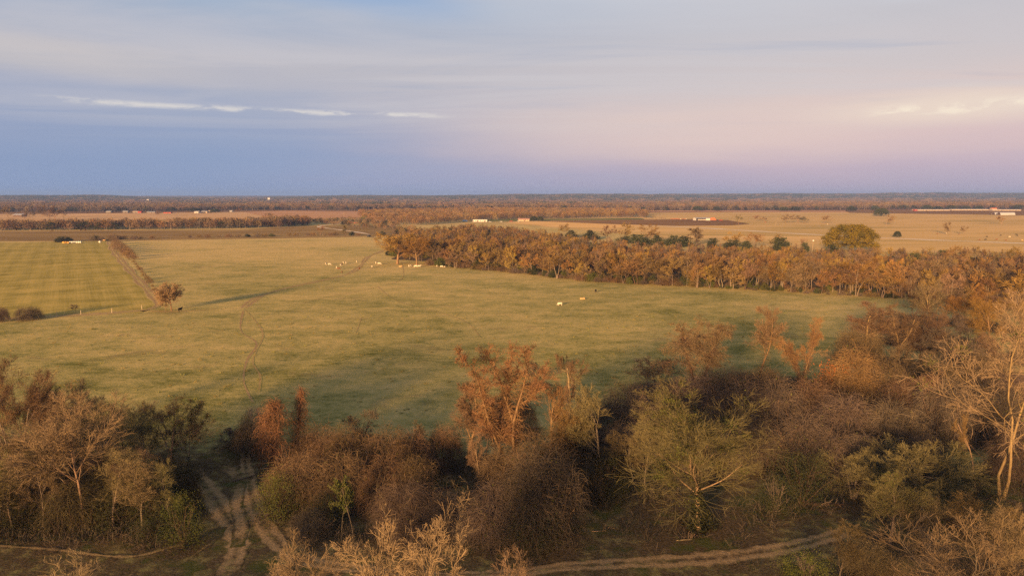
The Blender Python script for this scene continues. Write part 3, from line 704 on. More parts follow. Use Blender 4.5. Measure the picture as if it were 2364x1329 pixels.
fm_floor = field_mat('wood_floor', (.07, .05, .03), (.11, .075, .04), (.15, .11, .05), .05, .05)
sheet('hay_field', [(-260, 565), (250, 556), (372, 708), (322, 722), (-200, 748)], 0.03, fm_hay)
sheet('brown_field', [(-300, 557), (250, 556.5), (880, 546), (1000, 545), (905, 520), (700, 521), (560, 530), (-300, 536)], 0.05, fm_brown)
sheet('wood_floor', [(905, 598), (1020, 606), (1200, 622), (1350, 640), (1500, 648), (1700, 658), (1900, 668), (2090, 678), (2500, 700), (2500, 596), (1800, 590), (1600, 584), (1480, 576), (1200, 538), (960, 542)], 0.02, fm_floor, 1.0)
sheet('tan_field', [(-400, 516), (240, 511), (420, 506), (620, 509), (640, 496), (560, 489), (330, 492), (100, 494), (-400, 494)], 0.10, fm_tan)
sheet('rose_field', [(560, 489), (660, 486.5), (850, 488), (880, 495), (820, 503), (640, 506)], 0.16, fm_rose)
sheet('tan_strip', [(700, 475), (1090, 474), (1240, 479), (960, 481), (700, 478)], 0.3, fm_tan)
sheet('range_field', [(1160, 515), (1500, 491), (1900, 489), (2600, 489), (2700, 590), (1950, 580), (1600, 565), (1450, 540)], 0.07, fm_range)
sheet('ploughed_field', [(1240, 510.5), (1480, 507), (1600, 506), (1680, 508), (1730, 517), (1690, 520.5), (1560, 521.5), (1400, 517)], 0.14, fm_plough)
sheet('stubble_field', [(1170, 513), (1240, 510.5), (1400, 517), (1500, 521), (1400, 527), (1270, 523)], 0.14, fm_gold)
sheet('brown_flat', [(1950, 483.5), (2600, 483.5), (2600, 500), (2364, 497), (1960, 491.5)], 0.2, fm_plough)
sheet('brown_flat', [(1490, 485.5), (1950, 486.5), (1960, 490.5), (1700, 490), (1500, 489)], 0.2, fm_rose)
sheet('green_strip', [(1110, 507), (1480, 503.8), (1490, 506.8), (1240, 509.5), (1130, 511.5)], 0.18, fm_green)

def strip(name, pts, width, mat, z, prof=(1, .35, 0, .35, 1), jag=0.12, step=0.8, world=False):
    rng = np.random.default_rng(int(abs(pts[0][0]) * 7 + len(pts)))
    P = np.array([p if world else gp(*p)[:2] for p in pts], float)
    # Catmull-Rom
    Q = []
    for i in range(len(P) - 1):
        p0, p1, p2, p3 = P[max(i - 1, 0)], P[i], P[i + 1], P[min(i + 2, len(P) - 1)]
        n = max(2, int(np.linalg.norm(p2 - p1) / step))
        for t in np.linspace(0, 1, n, endpoint=False):
            Q.append(0.5 * ((2 * p1) + (-p0 + p2) * t + (2 * p0 - 5 * p1 + 4 * p2 - p3) * t * t + (-p0 + 3 * p1 - 3 * p2 + p3) * t ** 3))
    Q.append(P[-1]); Q = np.array(Q)
    T = np.gradient(Q, axis=0); T /= np.maximum(np.linalg.norm(T, axis=1, keepdims=True), 1e-9); Nn = np.stack([-T[:, 1], T[:, 0]], 1)
    k = len(prof); u = np.linspace(-0.5, 0.5, k)
    ww = width * (1 + 0.35 * np.sin(np.arange(len(Q)) * 0.11 * step + rng.uniform(0, 6))) + rng.normal(size=len(Q)) * width * jag
    V = Q[:, None] + Nn[:, None] * u[None, :, None] * ww[:, None, None]
    V = np.concatenate([V, np.full(V.shape[:2] + (1,), z)], -1)
    idx = np.arange(len(Q) * k).reshape(len(Q), k)
    Fq = np.stack([idx[:-1, :-1], idx[1:, :-1], idx[1:, 1:], idx[:-1, 1:]], -1).reshape(-1, 4)
    me = mesh_np(name, V.reshape(-1, 3), Fq)
    a = me.attributes.new('edge', 'FLOAT', 'POINT'); e = np.tile(np.array(prof, float), (len(Q), 1))
    fade = np.minimum(np.arange(len(Q)), np.arange(len(Q))[::-1]) * step; e = np.maximum(e, np.clip(1 - fade / 6, 0, 1)[:, None])
    a.data.foreach_set('value', e.ravel().astype(np.float32))
    a = me.attributes.new('litter', 'FLOAT', 'POINT'); a.data.foreach_set('value', litter_at(V.reshape(-1, 3)).astype(np.float32))
    if me.polygons[0].normal.z < 0: me.flip_normals()
    o = link(name, me, None, mat); tag(o, kind='structure'); return o
tm_dirt = track_mat('worn_dirt', (.25, .162, .078), (.39, .26, .13), 0.0)
tm_faint = track_mat('faint_dirt', (.28, .18, .075), (.40, .27, .12), 0.2)
tm_gravel = track_mat('pale_gravel', (.62, .50, .36), (.74, .60, .44), -0.6)
RUT = (1, .45, .1, .5, .75, .5, .1, .45, 1)
strip('track', [(583, 935), (592, 1000), (568, 1050), (572, 1100), (592, 1175), (640, 1250), (720, 1296), (830, 1312), (1000, 1326), (1180, 1322), (1300, 1308), (1450, 1299), (1620, 1290), (1780, 1270), (1900, 1243), (1985, 1215)], 2.3, tm_dirt, 0.024, RUT)
strip('track', [(440, 1075), (480, 1130), (525, 1195), (548, 1240), (540, 1290), (500, 1345)], 2.5, tm_dirt, 0.018, RUT)
strip('path', [(400, 1312), (455, 1275), (500, 1242), (520, 1215)], .8, tm_faint, 0.028)
strip('path', [(516, 1070), (545, 1096), (575, 1108)], 1.6, tm_dirt, 0.032)
strip('path', [(560, 1110), (545, 1160), (556, 1210), (548, 1262)], 1.3, tm_dirt, 0.036)
strip('path', [(640, 1190), (680, 1240), (700, 1300)], 1.5, tm_faint, 0.040)
strip('path', [(-80, 1255), (120, 1268), (290, 1285), (400, 1262), (500, 1240)], 1.0, tm_faint, 0.044, jag=.3)
strip('path', [(585, 930), (563, 880), (570, 832), (592, 792), (556, 762), (562, 715)], 0.7, tm_dirt, 0.02, jag=.2)
strip('path', [(597, 905), (600, 866), (584, 830), (607, 772), (585, 735), (562, 712)], 0.55, tm_faint, 0.026, jag=.2)
strip('path', [(835, 730), (828, 752), (820, 770)], 0.5, tm_faint, 0.026)
strip('path', [(700, 700), (735, 690), (880, 660), (930, 640), (925, 600)], 0.5, tm_faint, 0.030)
strip('path', [(870, 660), (920, 695), (1060, 735), (1110, 780)], 0.5, tm_faint, 0.034)
strip('track', [(853, 542), (876, 560), (893, 570), (884, 579), (850, 593), (832, 614), (806, 631), (753, 645), (664, 664), (600, 684), (560, 712)], 3.0, tm_dirt, 0.022, RUT)
strip('track', [(250, 554), (262, 580), (300, 625), (340, 668), (366, 697), (352, 711), (318, 717), (230, 724), (120, 730), (-100, 742)], 4.2, tm_dirt, 0.05, RUT)
strip('gravel_road', [(1420, 520.5), (1560, 523.5), (1700, 531), (1850, 540), (2000, 547.5), (2150, 554), (2364, 562), (2600, 572)], 10.0, tm_gravel, 0.12, step=4, jag=.05)
strip('dirt_road', [(853, 541), (812, 534), (765, 528), (735, 523), (775, 517), (800, 512)], 4.5, tm_gravel, 0.11, step=4)
strip('path', [(960, 1118), (1010, 1105), (1070, 1108), (1125, 1122)], 5.5, tm_faint, 0.05)
# fine trodden ring at the tree with the horse
strip('path', [(330, 716), (380, 719), (430, 718), (520, 711)], 3.0, tm_faint, 0.03)

# ================================================================== PLANTS IN THE FOREGROUND
PR = {}
PR['bareA'] = bare(1, n=(15, 7, 7, 5, 4), t0=.4, r=.15, ang=(40, 31, 30, 32, 32))
PR['bareB'] = bare(2, n=(11, 8, 7, 6, 4), stems=2, top=.75, t0=.3, ang=(38, 30, 30, 32, 32))
PR['bareC'] = bare(3, n=(10, 7, 7, 6, 4), lean=.12, t0=.28)
PR['bareD'] = bare(4, n=(10, 7, 7, 6, 4), stems=2, lean=.3, t0=.25, ang=(52, 38, 34, 34, 34), trop=(.04, .04, .02, .0, 0))
PR['bareM'] = bare(5, n=(10, 7, 6, 5, 4), lean=.1, mist=26, ivy=600)
PR['bareS'] = bare(6, H=8, stems=3, r=.12, top=.7, n=(12, 7, 6, 5, 3), t0=.2, fine=.9)
PR['bareU'] = bare(7, n=(12, 6, 6, 5, 4), ang=(28, 27, 28, 30, 30), t0=.3, l1=.5, trop=(.14, .1, .06, .03, 0), stems=1)
PR['bareT'] = bare(8, H=17, n=(6, 6, 7, 6, 4), r=.2, lean=.12, t0=.5, l1=.42, wander=.24, vines=0)
PR['bareL'] = bare(9, H=8, stems=4, r=.16, top=.6, n=(12, 8, 7, 5, 4), t0=.25, ang=(60, 38, 34, 32, 32), l1=1.0, trop=(.03, .07, .08, .06, .0))
PR['bareP'] = bare(10, n=(16, 7, 6, 5, 2), ang=(42, 34, 33, 34, 34), trop=(.08, .12, .10, .08, 0), r=.13, t0=.3, l1=.66, wander=.16, fine=1.0)
PR['bareQ'] = bare(11, n=(20, 7, 6, 5, 2), r=.14, stems=2, t0=.25, l1=.62, ang=(40, 38, 38, 40, 40), wander=.16, fine=1.1, trop=(.13, .12, .09, .05, 0))
PR['oliveA'] = bare(12, H=16, r=.27, lean=.0, n=(20, 7, 6, 5, 3), t0=.32, l1=.72, mist=80, ivy=2600, fine=1.1, ang=(46, 34, 32, 34, 34), trop=(.06, .1, .08, .05, 0))
PR['snag'] = bare(13, H=24, r=.15, stems=2, lean=.2, n=(15, 6, 6, 5, 3), t0=.3, l1=.52, wander=.22, fine=1.1, mist=10, ang=(46, 42, 40, 38, 36))
PR['snagB'] = bare(14, H=12, r=.2, lean=.55, n=(5, 6, 6, 5, 3), t0=.55, l1=.35, wander=.2)
PR['vineA'] = bare(15, n=(9, 7, 7, 6, 4), t0=.3, l1=.42, vines=26, ang=(36, 34, 34, 34, 34), lean=.08)
PR['vineB'] = bare(16, H=17, n=(13, 8, 7, 6, 4), stems=3, r=.2, top=.8, t0=.25, l1=.38, vines=40, ang=(33, 30, 32, 34, 34), trop=(.14, .08, .04, .02, 0), wander=.2)
PR['vineC'] = bare(17, H=12, n=(10, 8, 7, 6, 4), stems=2, r=.17, top=.75, t0=.3, l1=.5, vines=70, trop=(.05, -.02, -.06, -.05, 0), wander=.2)
PR['weep'] = bare(18, H=13, n=(14, 8, 7, 6, 4), stems=2, r=.22, top=.75, t0=.35, l1=.62, vines=60, ang=(48, 38, 36, 34, 34), trop=(-.06, -.20, -.30, -.25, -.1), wander=.16)
PR['willow'] = bare(19, H=12, n=(14, 8, 7, 5, 4), ang=(34, 28, 28, 30, 30), t0=.2, l1=.52, trop=(.12, .1, .06, .03, 0), fine=.9)
for k, s in zip('ABCD', (31, 32, 33, 34)): PR['mound' + k] = mound(s, 4.2, 5.2 + .4 * (s % 3), 7 + s % 3, 6200, leafy=260 if k in 'BD' else 90, wisps=70)
PR['colA'] = column(41, 10.5, 1.75, .03, 3400); PR['colB'] = column(42, 11.5, .95, .13, 2400)
for k, s in zip('ABC', (51, 52, 53)): PR['leaf' + k] = leafy(s, 2.7, 4.2, 44, 150, .055, 14)
PR['leafD'] = leafy(54, 2.6, 3.6, 44, 26, .12, 9)
def sapling(seed):
    rng = np.random.default_rng(seed)
    p = bare(seed, H=8, r=.07, n=(9, 5, 4, 3, 0), t0=.45, l1=.36)
    V = p.geo['crown'][0]; i = rng.choice(len(V), 1500)
    g = dict(p.geo); g['foliage'] = leaves(V[i] + rng.normal(size=(1500, 3)) * .12, .11, rng)
    return finish(g, 'tree')
PR['leafS'] = sapling(55)
_w = PR['willow']; _rng = np.random.default_rng(5); _V = _w.geo['crown'][0]
_i = _rng.choice(len(_V), 3200); _g = dict(_w.geo); _g['foliage'] = leaves(_V[_i] + _rng.normal(size=(3200, 3)) * .1, .055, _rng); PR['willow'] = finish(_g, 'tree')

WOODY = ('trunk', 'stem')
def place(kind, loc, wd, h, tw, bk, name, label, cat, group=None, rz=None, protos=PR):
    p = protos[kind]; sx = wd / p.w; sz = h / p.h
    o = empty(name, loc, rnd.uniform(0, 6.28) if rz is None else rz, (sx, sx, sz)); tag(o, label, cat, group)
    for part, me in p.parts.items():
        if part in WOODY: m = M[bk]
        elif part in ('mistletoe',): m = M['leaf_olive']
        elif part == 'ivy': m = M['leaf_dark']
        elif part == 'foliage': m = M[tw] if tw.startswith('leaf') else M['leaf_olive']
        elif part == 'vine_cover' or part == 'vines': m = M[tw]
        elif part == 'crown': m = (M['twig_dim'] if tw == 'twig_dim' else M['twig_grey']) if kind.startswith('mound') else M['twig_olive'] if (tw.startswith('leaf') and kind in ('leafS', 'willow')) else M[tw]
        link(part, me, o, m)
    return o
FIXRZ = {'snag': 2.6, 'snagB': None, 'bareT': 1.0}
for (k, x, b, t, wd, tw, bk, lb) in FG:
    loc = gp(x, b); h = hz(x, b, t) * 1.02; w_ = wd * mpp(loc)
    shrub = k.startswith(('mound', 'col')) ; lf = k.startswith('leaf') and k != 'leafS'
    nm, ct, gr = ('vine_thicket', 'thicket', 'vine thickets of the near wood') if shrub else ('leafy_shrub', 'shrub', 'leafy shrubs of the near wood') if lf else ('bare_tree', 'tree', 'trees of the near wood')
    if k in ('leafS', 'willow'): nm = 'leafing_tree'
    if k == 'snagB':
        rz = math.pi - 0.3
    else: rz = FIXRZ.get(k)
    place(k, loc, w_, h, tw, bk, nm, lb, ct, gr, rz)

# ---- undergrowth on the floor of the near wood (ONE object, stuff)
def undergrowth():
    rng = np.random.default_rng(77); ch = []
    pts = []
    for (x, y, r) in fgpos:
        n = int(14 + r * 7)
        a = rng.uniform(0, 6.28, n); q = np.sqrt(rng.uniform(0, 1, n)) * r * 1.05
        pts.append(np.stack([x + np.cos(a) * q, y + np.sin(a) * q], 1))
    C = np.concatenate(pts); n = len(C)
    tr = np.array([gp(*p)[:2] for p in [(583, 935), (592, 1000), (568, 1050), (572, 1100), (592, 1175), (640, 1250), (480, 1130), (525, 1195), (548, 1240), (500, 1242), (455, 1275), (1300, 1308), (1450, 1299), (1620, 1290), (1780, 1270), (1900, 1243)]])
    dm = np.min(np.linalg.norm(C[:, None] - tr[None], axis=2), axis=1); C = C[dm > 3.2]; n = len(C)
    k = 7; st = np.repeat(np.concatenate([C, np.zeros((n, 1))], 1), k, 0) + np.concatenate([rng.normal(size=(n * k, 2)) * .35, np.zeros((n * k, 1))], 1)
    d = norm(rng.normal(size=(n * k, 3)) * .55 + [0, 0, 1.0])
    P = polyline(st, d, rng.uniform(.4, 1.6, n * k), 4, rng, .25, -.12)
    g = tubes(P, np.full(P.shape[:2], .013), 2, rng)
    me = mesh_np('undergrowth', *g); o = link('undergrowth', me, None, M['twig_mauve']); tag(o, 'brown brush and dead stems on the floor of the near wood', 'undergrowth', kind='stuff')
    k2 = 16; sel = C[rng.uniform(size=n) < .55]; q = np.repeat(np.concatenate([sel, np.full((len(sel), 1), .25)], 1), k2, 0) + rng.normal(size=(len(sel) * k2, 3)) * [.55, .55, .22]
    q[:, 2] = np.abs(q[:, 2])
    me = mesh_np('ground_ivy', *leaves(q, .11, rng)); o = link('ground_ivy', me, None, M['leaf_dark']); tag(o, 'low green leaves on the floor of the near wood', 'ground cover', kind='stuff')
undergrowth()

# ================================================================== GEOMETRY-NODE SCATTER for what nobody could count
def scatter(name, pts, rot, sc, pick, protos, label, cat):
    """pts (n,3); protos list of (mesh); one stuff object"""
    c = bpy.data.collections.new(name + '_sources')
    for i, me in enumerate(protos):
        o = bpy.data.objects.new('%s_source_%02d' % (name, i), me); c.objects.link(o)
    me = bpy.data.meshes.new(name); me.vertices.add(len(pts)); me.vertices.foreach_set('co', np.ascontiguousarray(pts, np.float32).ravel())
    for nm, typ, arr in (('rz', 'FLOAT', rot), ('pick', 'INT', pick)):
        a = me.attributes.new(nm, typ, 'POINT'); a.data.foreach_set('value', np.ascontiguousarray(arr, np.float32 if typ == 'FLOAT' else np.int32))
    a = me.attributes.new('sc', 'FLOAT_VECTOR', 'POINT'); a.data.foreach_set('vector', np.ascontiguousarray(sc, np.float32).ravel())
    o = bpy.data.objects.new(name, me); COL.objects.link(o); tag(o, label, cat, kind='stuff')
    g = bpy.data.node_groups.new(name + '_scatter', 'GeometryNodeTree'); t = NT(g)
    g.interface.new_socket('Geometry', in_out='INPUT', socket_type='NodeSocketGeometry'); g.interface.new_socket('Geometry', in_out='OUTPUT', socket_type='NodeSocketGeometry')
    gi, go = t.new('NodeGroupInput'), t.new('NodeGroupOutput'); ip = t.new('GeometryNodeInstanceOnPoints')
    m2p = t.new('GeometryNodeMeshToPoints'); t.l.new(gi.outputs[0], m2p.inputs[0]); t.l.new(m2p.outputs[0], ip.inputs['Points'])
    ci = t.new('GeometryNodeCollectionInfo'); ci.inputs['Collection'].default_value = c; ci.inputs['Separate Children'].default_value = True; ci.inputs['Reset Children'].default_value = True
    t.l.new(ci.outputs[0], ip.inputs['Instance']); ip.inputs['Pick Instance'].default_value = True
    def attr(nm, typ):
        n = t.new('GeometryNodeInputNamedAttribute', data_type=typ); n.inputs[0].default_value = nm; return n.outputs['Attribute']
    t.l.new(attr('pick', 'INT'), ip.inputs['Instance Index']); t.l.new(attr('sc', 'FLOAT_VECTOR'), ip.inputs['Scale'])
    cx = t.new('ShaderNodeCombineXYZ'); t.l.new(attr('rz', 'FLOAT'), cx.inputs[2]); t.l.new(cx.outputs[0], ip.inputs['Rotation'])
    t.l.new(ip.outputs[0], go.inputs[0])
    md = o.modifiers.new('scatter', 'NODES'); md.node_group = g
    return o
def joined(name, parts, mats):
    """one mesh with several materials"""
    V, Fq = cat_geo(parts); me = mesh_np(name, V, Fq)
    for m in mats: me.materials.append(m)
    mi = np.concatenate([np.full(len(f), i) for i, (v, f) in enumerate(parts)]).astype(np.int32)
    me.polygons.foreach_set('material_index', mi); return me
def in_poly(P, poly):
    poly = np.array(poly); x, y = P[:, 0], P[:, 1]; r = np.zeros(len(P), bool); j = len(poly) - 1
    for i in range(len(poly)):
        xi, yi, xj, yj = *poly[i], *poly[j]
        r ^= ((yi > y) != (yj > y)) & (x < (xj - xi) * (y - yi) / (yj - yi + 1e-12) + xi); j = i
    return r
def fill(polypx, spacing, rng, jit=.5, z=0):
    poly = [gp(*p)[:2] for p in polypx]; a = np.array(poly); lo, hi = a.min(0), a.max(0)
    gx, gy = np.meshgrid(np.arange(lo[0], hi[0], spacing), np.arange(lo[1], hi[1], spacing)); P = np.stack([gx.ravel(), gy.ravel()], 1)
    P = P + rng.uniform(-jit, jit, P.shape) * spacing
    P = P[in_poly(P, poly)]; return np.concatenate([P, np.full((len(P), 1), z)], 1)

# ================================================================== THE WOOD ACROSS THE PASTURE
MID = {}
for i in range(6):
    MID['mid%d' % i] = bare(100 + i, H=13, r=.115, stems=1 + (i % 2), n=(10, 6, 6, 5, 0), t0=.28 - .03 * (i % 3), l1=(.6, .5, .66, .55, .6, .48)[i], top=.76, fine=2.6,
                            ang=((46, 38, 52, 42, 48, 36)[i], 33, 32, 33, 0))
MID['midbig'] = bare(110, H=16, r=.4, n=(13, 8, 7, 6, 0), t0=.22, l1=.8, top=.7, fine=3.0, ang=(58, 36, 34, 34, 0))
MID['midround'] = bare(113, H=10, r=.2, stems=1, n=(30, 8, 7, 6, 0), t0=.36, l1=.92, top=.55, fine=1.9, ang=(58, 34, 32, 33, 0), trop=(.03, .05, .04, .02, 0), wander=.06)
MID['midvine'] = bare(111, H=11, r=.18, stems=2, n=(10, 7, 6, 6, 0), t0=.2, l1=.5, vines=16, fine=3.2, trop=(.08, .02, -.05, -.05, 0))
for k in ('midvine',):
    pass
MID['oak'] = oak(120)
MID['cedar'] = leafy(121, 2.6, 5.5, 30, 70, .26, 3)
MID['brush'] = mound(122, 3.6, 4.2, 7, 1500, 0, 60)
MID['brush2'] = mound(123, 3.6, 3.4, 8, 1500, 0, 60)
# widen the strands of the distant brush
TONES = [('rusty', 'twig_rust'), ('tawny', 'twig_tawny'), ('golden', 'twig_gold'), ('greyish', 'twig_grey'), ('orange-brown', 'twig_orange')]
SECT = [(1040, 'beside the white cattle'), (1285, 'between white herd and lone cow'), (1450, 'behind the black cow'), (1650, 'right of the black cow'),
        (1880, 'left of the live oak'), (2050, 'below the live oak'), (9999, 'right of the live oak')]
ORD = ['first', 'second', 'third', 'fourth', 'fifth', 'sixth', 'seventh', 'eighth', 'ninth', 'tenth', 'eleventh', 'twelfth', 'thirteenth', 'fourteenth']
EDGE = [(905, 606), (1020, 615), (1100, 623), (1200, 632), (1350, 650), (1500, 658), (1700, 668), (1900, 680), (2090, 690), (2230, 699), (2400, 712)]
def edge_points(shift, step):
    P = np.array([gp(*p)[:2] for p in EDGE]); seg = np.diff(P, axis=0); L = np.linalg.norm(seg, axis=1); out = []
    s = 0.0; tot = L.sum(); c = np.concatenate([[0], np.cumsum(L)])
    while s < tot:
        i = min(np.searchsorted(c, s, 'right') - 1, len(L) - 1); q = P[i] + seg[i] * (s - c[i]) / L[i]; n = np.array([-seg[i][1], seg[i][0]]) / L[i]
        n = n if n[1] > 0 else -n
        out.append((q[0] + n[0] * shift + rnd.uniform(-1.5, 1.5), q[1] + n[1] * shift + rnd.uniform(-2, 2))); s += step * rnd.uniform(.75, 1.25)
    return out
def pxx(x, y): return W0 / 2 + F * x / (y * math.cos(PITCH) + CAMZ * math.sin(PITCH))
count = {}
big = [(918, 609, 537, 105, 'twig_gold', 'broad orange-lit tree at the left end of the wood, thick trunk over the cattle'),
       (962, 612, 545, 80, 'twig_gold', 'second tall tree at the left end of the wood, above two white cows')]
for x, b, t, wd, tw, lb in big:
    l = gp(x, b); place('midbig', l, wd * mpp(l), hz(x, b, t), tw, 'bark_tan', 'bare_tree', lb, 'tree', 'trees of the wood across the pasture', protos=MID)
def wood_row(row, shift, step, hs):
    for (x, y) in edge_points(shift, step):
        px = pxx(x, y)
        if px < 1000 and row == 'front' or px > 2400: continue
        if px < 985 : continue
        ti = rnd.choice([0, 1, 1, 2, 2, 3, 1, 0]); tone, tw = TONES[ti]
        sec = next(s for lim, s in SECT if px < lim)
        key = (row, tone, sec); count[key] = count.get(key, 0) + 1
        o = ORD[min(count[key], len(ORD)) - 1]
        kind = rnd.choice(['mid0', 'mid1', 'mid2', 'mid3', 'mid4', 'mid5', 'midvine'])
        h = hs * rnd.uniform(.72, 1.2); wd = h * rnd.uniform(.75, 1.1)
        place(kind, (x, y, 0), wd, h, tw, rnd.choice(['bark_grey', 'bark_grey', 'bark_dark']) if row == 'front' else 'bark_grey', 'bare_tree',
              '%s %s bare tree of the wood\'s %s row, %s' % (o, tone, row, sec), 'tree', 'trees of the wood across the pasture', protos=MID)
wood_row('front', 1.5, 5.6, 11.5)
wood_row('second', 9, 7.0, 12.0)
wood_row('third', 19, 8.0, 12.0)
# live oak behind the wood, loners on its far edge
l = gp(1962, 582); place('oak', l, 116 * mpp(l), hz(1962, 582, 519), 'leaf_oak', 'bark_dark', 'live_oak', 'great round evergreen oak with golden-green crown behind the wood', 'tree', protos=MID)
for x, b, t, wd, k, tw, lb in [
    (1300, 548, 515, 34, 'mid0', 'twig_gold', 'bare tree at the far edge of the wood below the gold field'),
    (1432, 560, 513, 52, 'mid2', 'twig_gold', 'tall bare tree with open limbs at the far edge of the wood, left one'),
    (1490, 562, 517, 58, 'mid4', 'twig_gold', 'tall open bare tree at the far edge, right of its neighbour, over dark evergreens'),
    (1402, 558, 520, 44, 'mid1', 'twig_tawny', 'bare tree left of the two tall open trees at the far edge'),
    (1608, 566, 525, 46, 'midvine', 'twig_rust', 'rusty tree by the gap at the far edge of the wood'),
    (1690, 573, 535, 48, 'mid3', 'twig_gold', 'golden bare tree at the far edge right of the gap'),
    (1740, 574, 537, 48, 'mid0', 'twig_gold', 'second golden bare tree at the far edge right of the gap'),
    (1790, 576, 540, 50, 'mid5', 'twig_tawny', 'tawny bare tree at the far edge before the pole'),
    (1850, 581, 550, 32, 'mid2', 'twig_rust', 'small rusty tree at the far edge left of the white-topped pole')]:
    l = gp(x, b); place(k, l, wd * mpp(l), hz(x, b, t), tw, 'bark_grey', 'bare_tree', lb, 'tree', 'trees on the far edge of the wood', protos=MID)
for x, b, t, wd, lb in [
    (1475, 566, 541, 50, 'dark evergreen bush under the tall open trees at the far edge'),
    (1520, 566, 544, 40, 'dark evergreen bush right of the tall open trees'),
    (1440, 562, 545, 36, 'dark evergreen bush left under the tall open trees'),
    (1552, 568, 544, 34, 'dark evergreen bush at the left side of the far edge gap'),
    (1580, 569, 546, 40, 'dark evergreen bush in the middle of the far edge gap'),
    (1645, 573, 550, 26, 'dark pointed evergreen right of the far edge gap'),
    (1690, 576, 554, 40, 'dark evergreen bush below the golden far-edge trees'),
    (1720, 577, 556, 30, 'smaller dark evergreen bush right of its neighbour below golden trees'),
    (1800, 580, 548, 44, 'dark green bushy evergreen left of the white-topped pole'),
    (1858, 584, 560, 18, 'small dark conical evergreen beside the white-topped pole'),
    (1925, 590, 565, 40, 'dark evergreen bush at the left foot of the live oak'),
    (1365, 553, 532, 36, 'dark evergreen bush at the far edge below the ploughed field'),
    (1320, 548, 532, 28, 'dark evergreen bush right of the far edge bare tree'),
    (2110, 620, 585, 34, 'dark evergreen in the wood right of the live oak'),
    (2180, 606, 578, 36, 'dark evergreen in the wood farther right of the live oak')]:
    l = gp(x, b); place('cedar', l, wd * mpp(l), hz(x, b, t), 'leaf_dark', 'bark_dark', 'evergreen_bush', lb, 'shrub', 'evergreens of the wood across the pasture', protos=MID)
# the rest of the wood: one stuff object
def mid_sources():
    out = []
    for i, k in enumerate(['mid0', 'mid1', 'mid2', 'mid3', 'mid4', 'mid5', 'midvine']):
        for tw in (('twig_rust', 'twig_gold'), ('twig_tawny', 'twig_mauve'), ('twig_gold', 'twig_tawny'), ('twig_grey', 'twig_mauve'))[i % 4]:
            g = MID[k].geo; out.append((joined('wood_tree', [g['trunk'], g['crown']] + ([g['vines']] if 'vines' in g else []), [M['bark_grey'], M[tw]] + ([M[tw]] if 'vines' in g else [])), MID[k]))
    return out
MS = mid_sources()
def wide(p, f):     # thicker strands for far brush
    return p
BR = []
for k, tw in (('brush', 'twig_rust'), ('brush2', 'twig_mauve'), ('brush', 'twig_tawny')):
    g = MID[k].geo; BR.append(joined('brush', [g['stem'], g['vine_cover']], [M['bark_dark'], M[tw]]))
CE = []
for m in ('leaf_dark', 'leaf_olive'):
    g = MID['cedar'].geo; CE.append(joined('evergreen', [g['stem'], g['foliage']], [M['bark_dark'], M[m]]))
rngw = np.random.default_rng(9)
WOODPOLY = [(890, 590), (960, 604), (1100, 617), (1200, 627), (1350, 643), (1500, 651), (1700, 660), (1900, 671), (2090, 681), (2600, 705), (2600, 600), (2100, 597), (1900, 599), (1800, 594), (1700, 591), (1600, 587), (1460, 579), (1350, 564), (1200, 540), (1080, 529), (960, 543), (905, 558)]
P = fill(WOODPOLY, 7.4, rngw, .6)
gap = np.array(gp(1530, 561)[:2]); keep = (np.hypot((P[:, 0] - gap[0]) / 26, (P[:, 1] - gap[1]) / 26) > 1); P = P[keep]
n = len(P); E_ = np.array([gp(*p)[:2] for p in EDGE]); back = P[:, 1] - np.interp(P[:, 0], E_[:, 0], E_[:, 1])
h = rngw.uniform(.75, 1.15, n) * np.interp(back, [0, 60, 200], [12.5, 10.5, 7.8])
sc = np.stack([h / 13 * rngw.uniform(.85, 1.2, n), h / 13 * rngw.uniform(.85, 1.2, n), h / 13], 1)
pk = rngw.integers(0, len(MS), n); cd_ = rngw.uniform(size=n) < .10; pk[cd_] = len(MS) + rngw.integers(0, 2, cd_.sum())
sc[cd_] *= rngw.uniform(1.0, 1.7, (cd_.sum(), 1))
scatter('wood', P, rngw.uniform(0, 6.28, n), sc, pk, [m for m, _ in MS] + CE, 'dense brown bare winter wood behind the front trees across the pasture', 'woodland')
# brush along the front and inside the wood
E1 = np.array(edge_points(2.5, 2.6) + edge_points(6, 3.2) + edge_points(12, 4)); E1 = E1[[pxx(*e) > 990 for e in E1]]; n = len(E1)
fr = np.array([.55 if pxx(*e) > 1640 else 1.0 for e in E1])
scb = rngw.uniform(.5, 1.0, (n, 1)) * fr[:, None] * np.array([[1, 1, .9]])
scatter('brush', np.concatenate([E1, np.zeros((n, 1))], 1), rngw.uniform(0, 6.28, n), scb, rngw.integers(0, 5, n), BR + CE, 'rusty brush along the foot of the wood across the pasture', 'undergrowth')

# ================================================================== FAR BELTS, ORCHARD, WOODLAND (stuff)
def puff(seed, Rw, H, n, ln, wdt, trunk=True):
    rng = np.random.default_rng(seed); a = rng.uniform(0, 6.28, n); v = rng.uniform(0, 1, n)
    rr = np.sqrt(np.maximum(.03, 1 - (2 * v - .9) ** 2 / 1.3)) * np.sqrt(rng.uniform(.15, 1, n)) * (1 + .25 * np.sin(3 * a + seed))
    c = np.stack([np.cos(a) * rr * Rw, np.sin(a) * rr * Rw, H * (.22 + .72 * v)], 1)
    d = norm(c - np.array([0, 0, H * .15]) + rng.normal(size=(n, 3)) * 1.5)
    P = np.stack([c, c + d * ln * rng.uniform(.5, 1.2, (n, 1))], 1); g = [tubes(P, np.full((n, 2), wdt) * [1, .5], 2, rng)]
    t = polyline(np.zeros((1, 3)), np.array([[0, 0, 1.]]), np.array([H * .7]), 4, rng, .05, 0)
    return g[0], tubes(t, np.array([[.3, .22, .15, .08]]), 4, rng)
PF = []
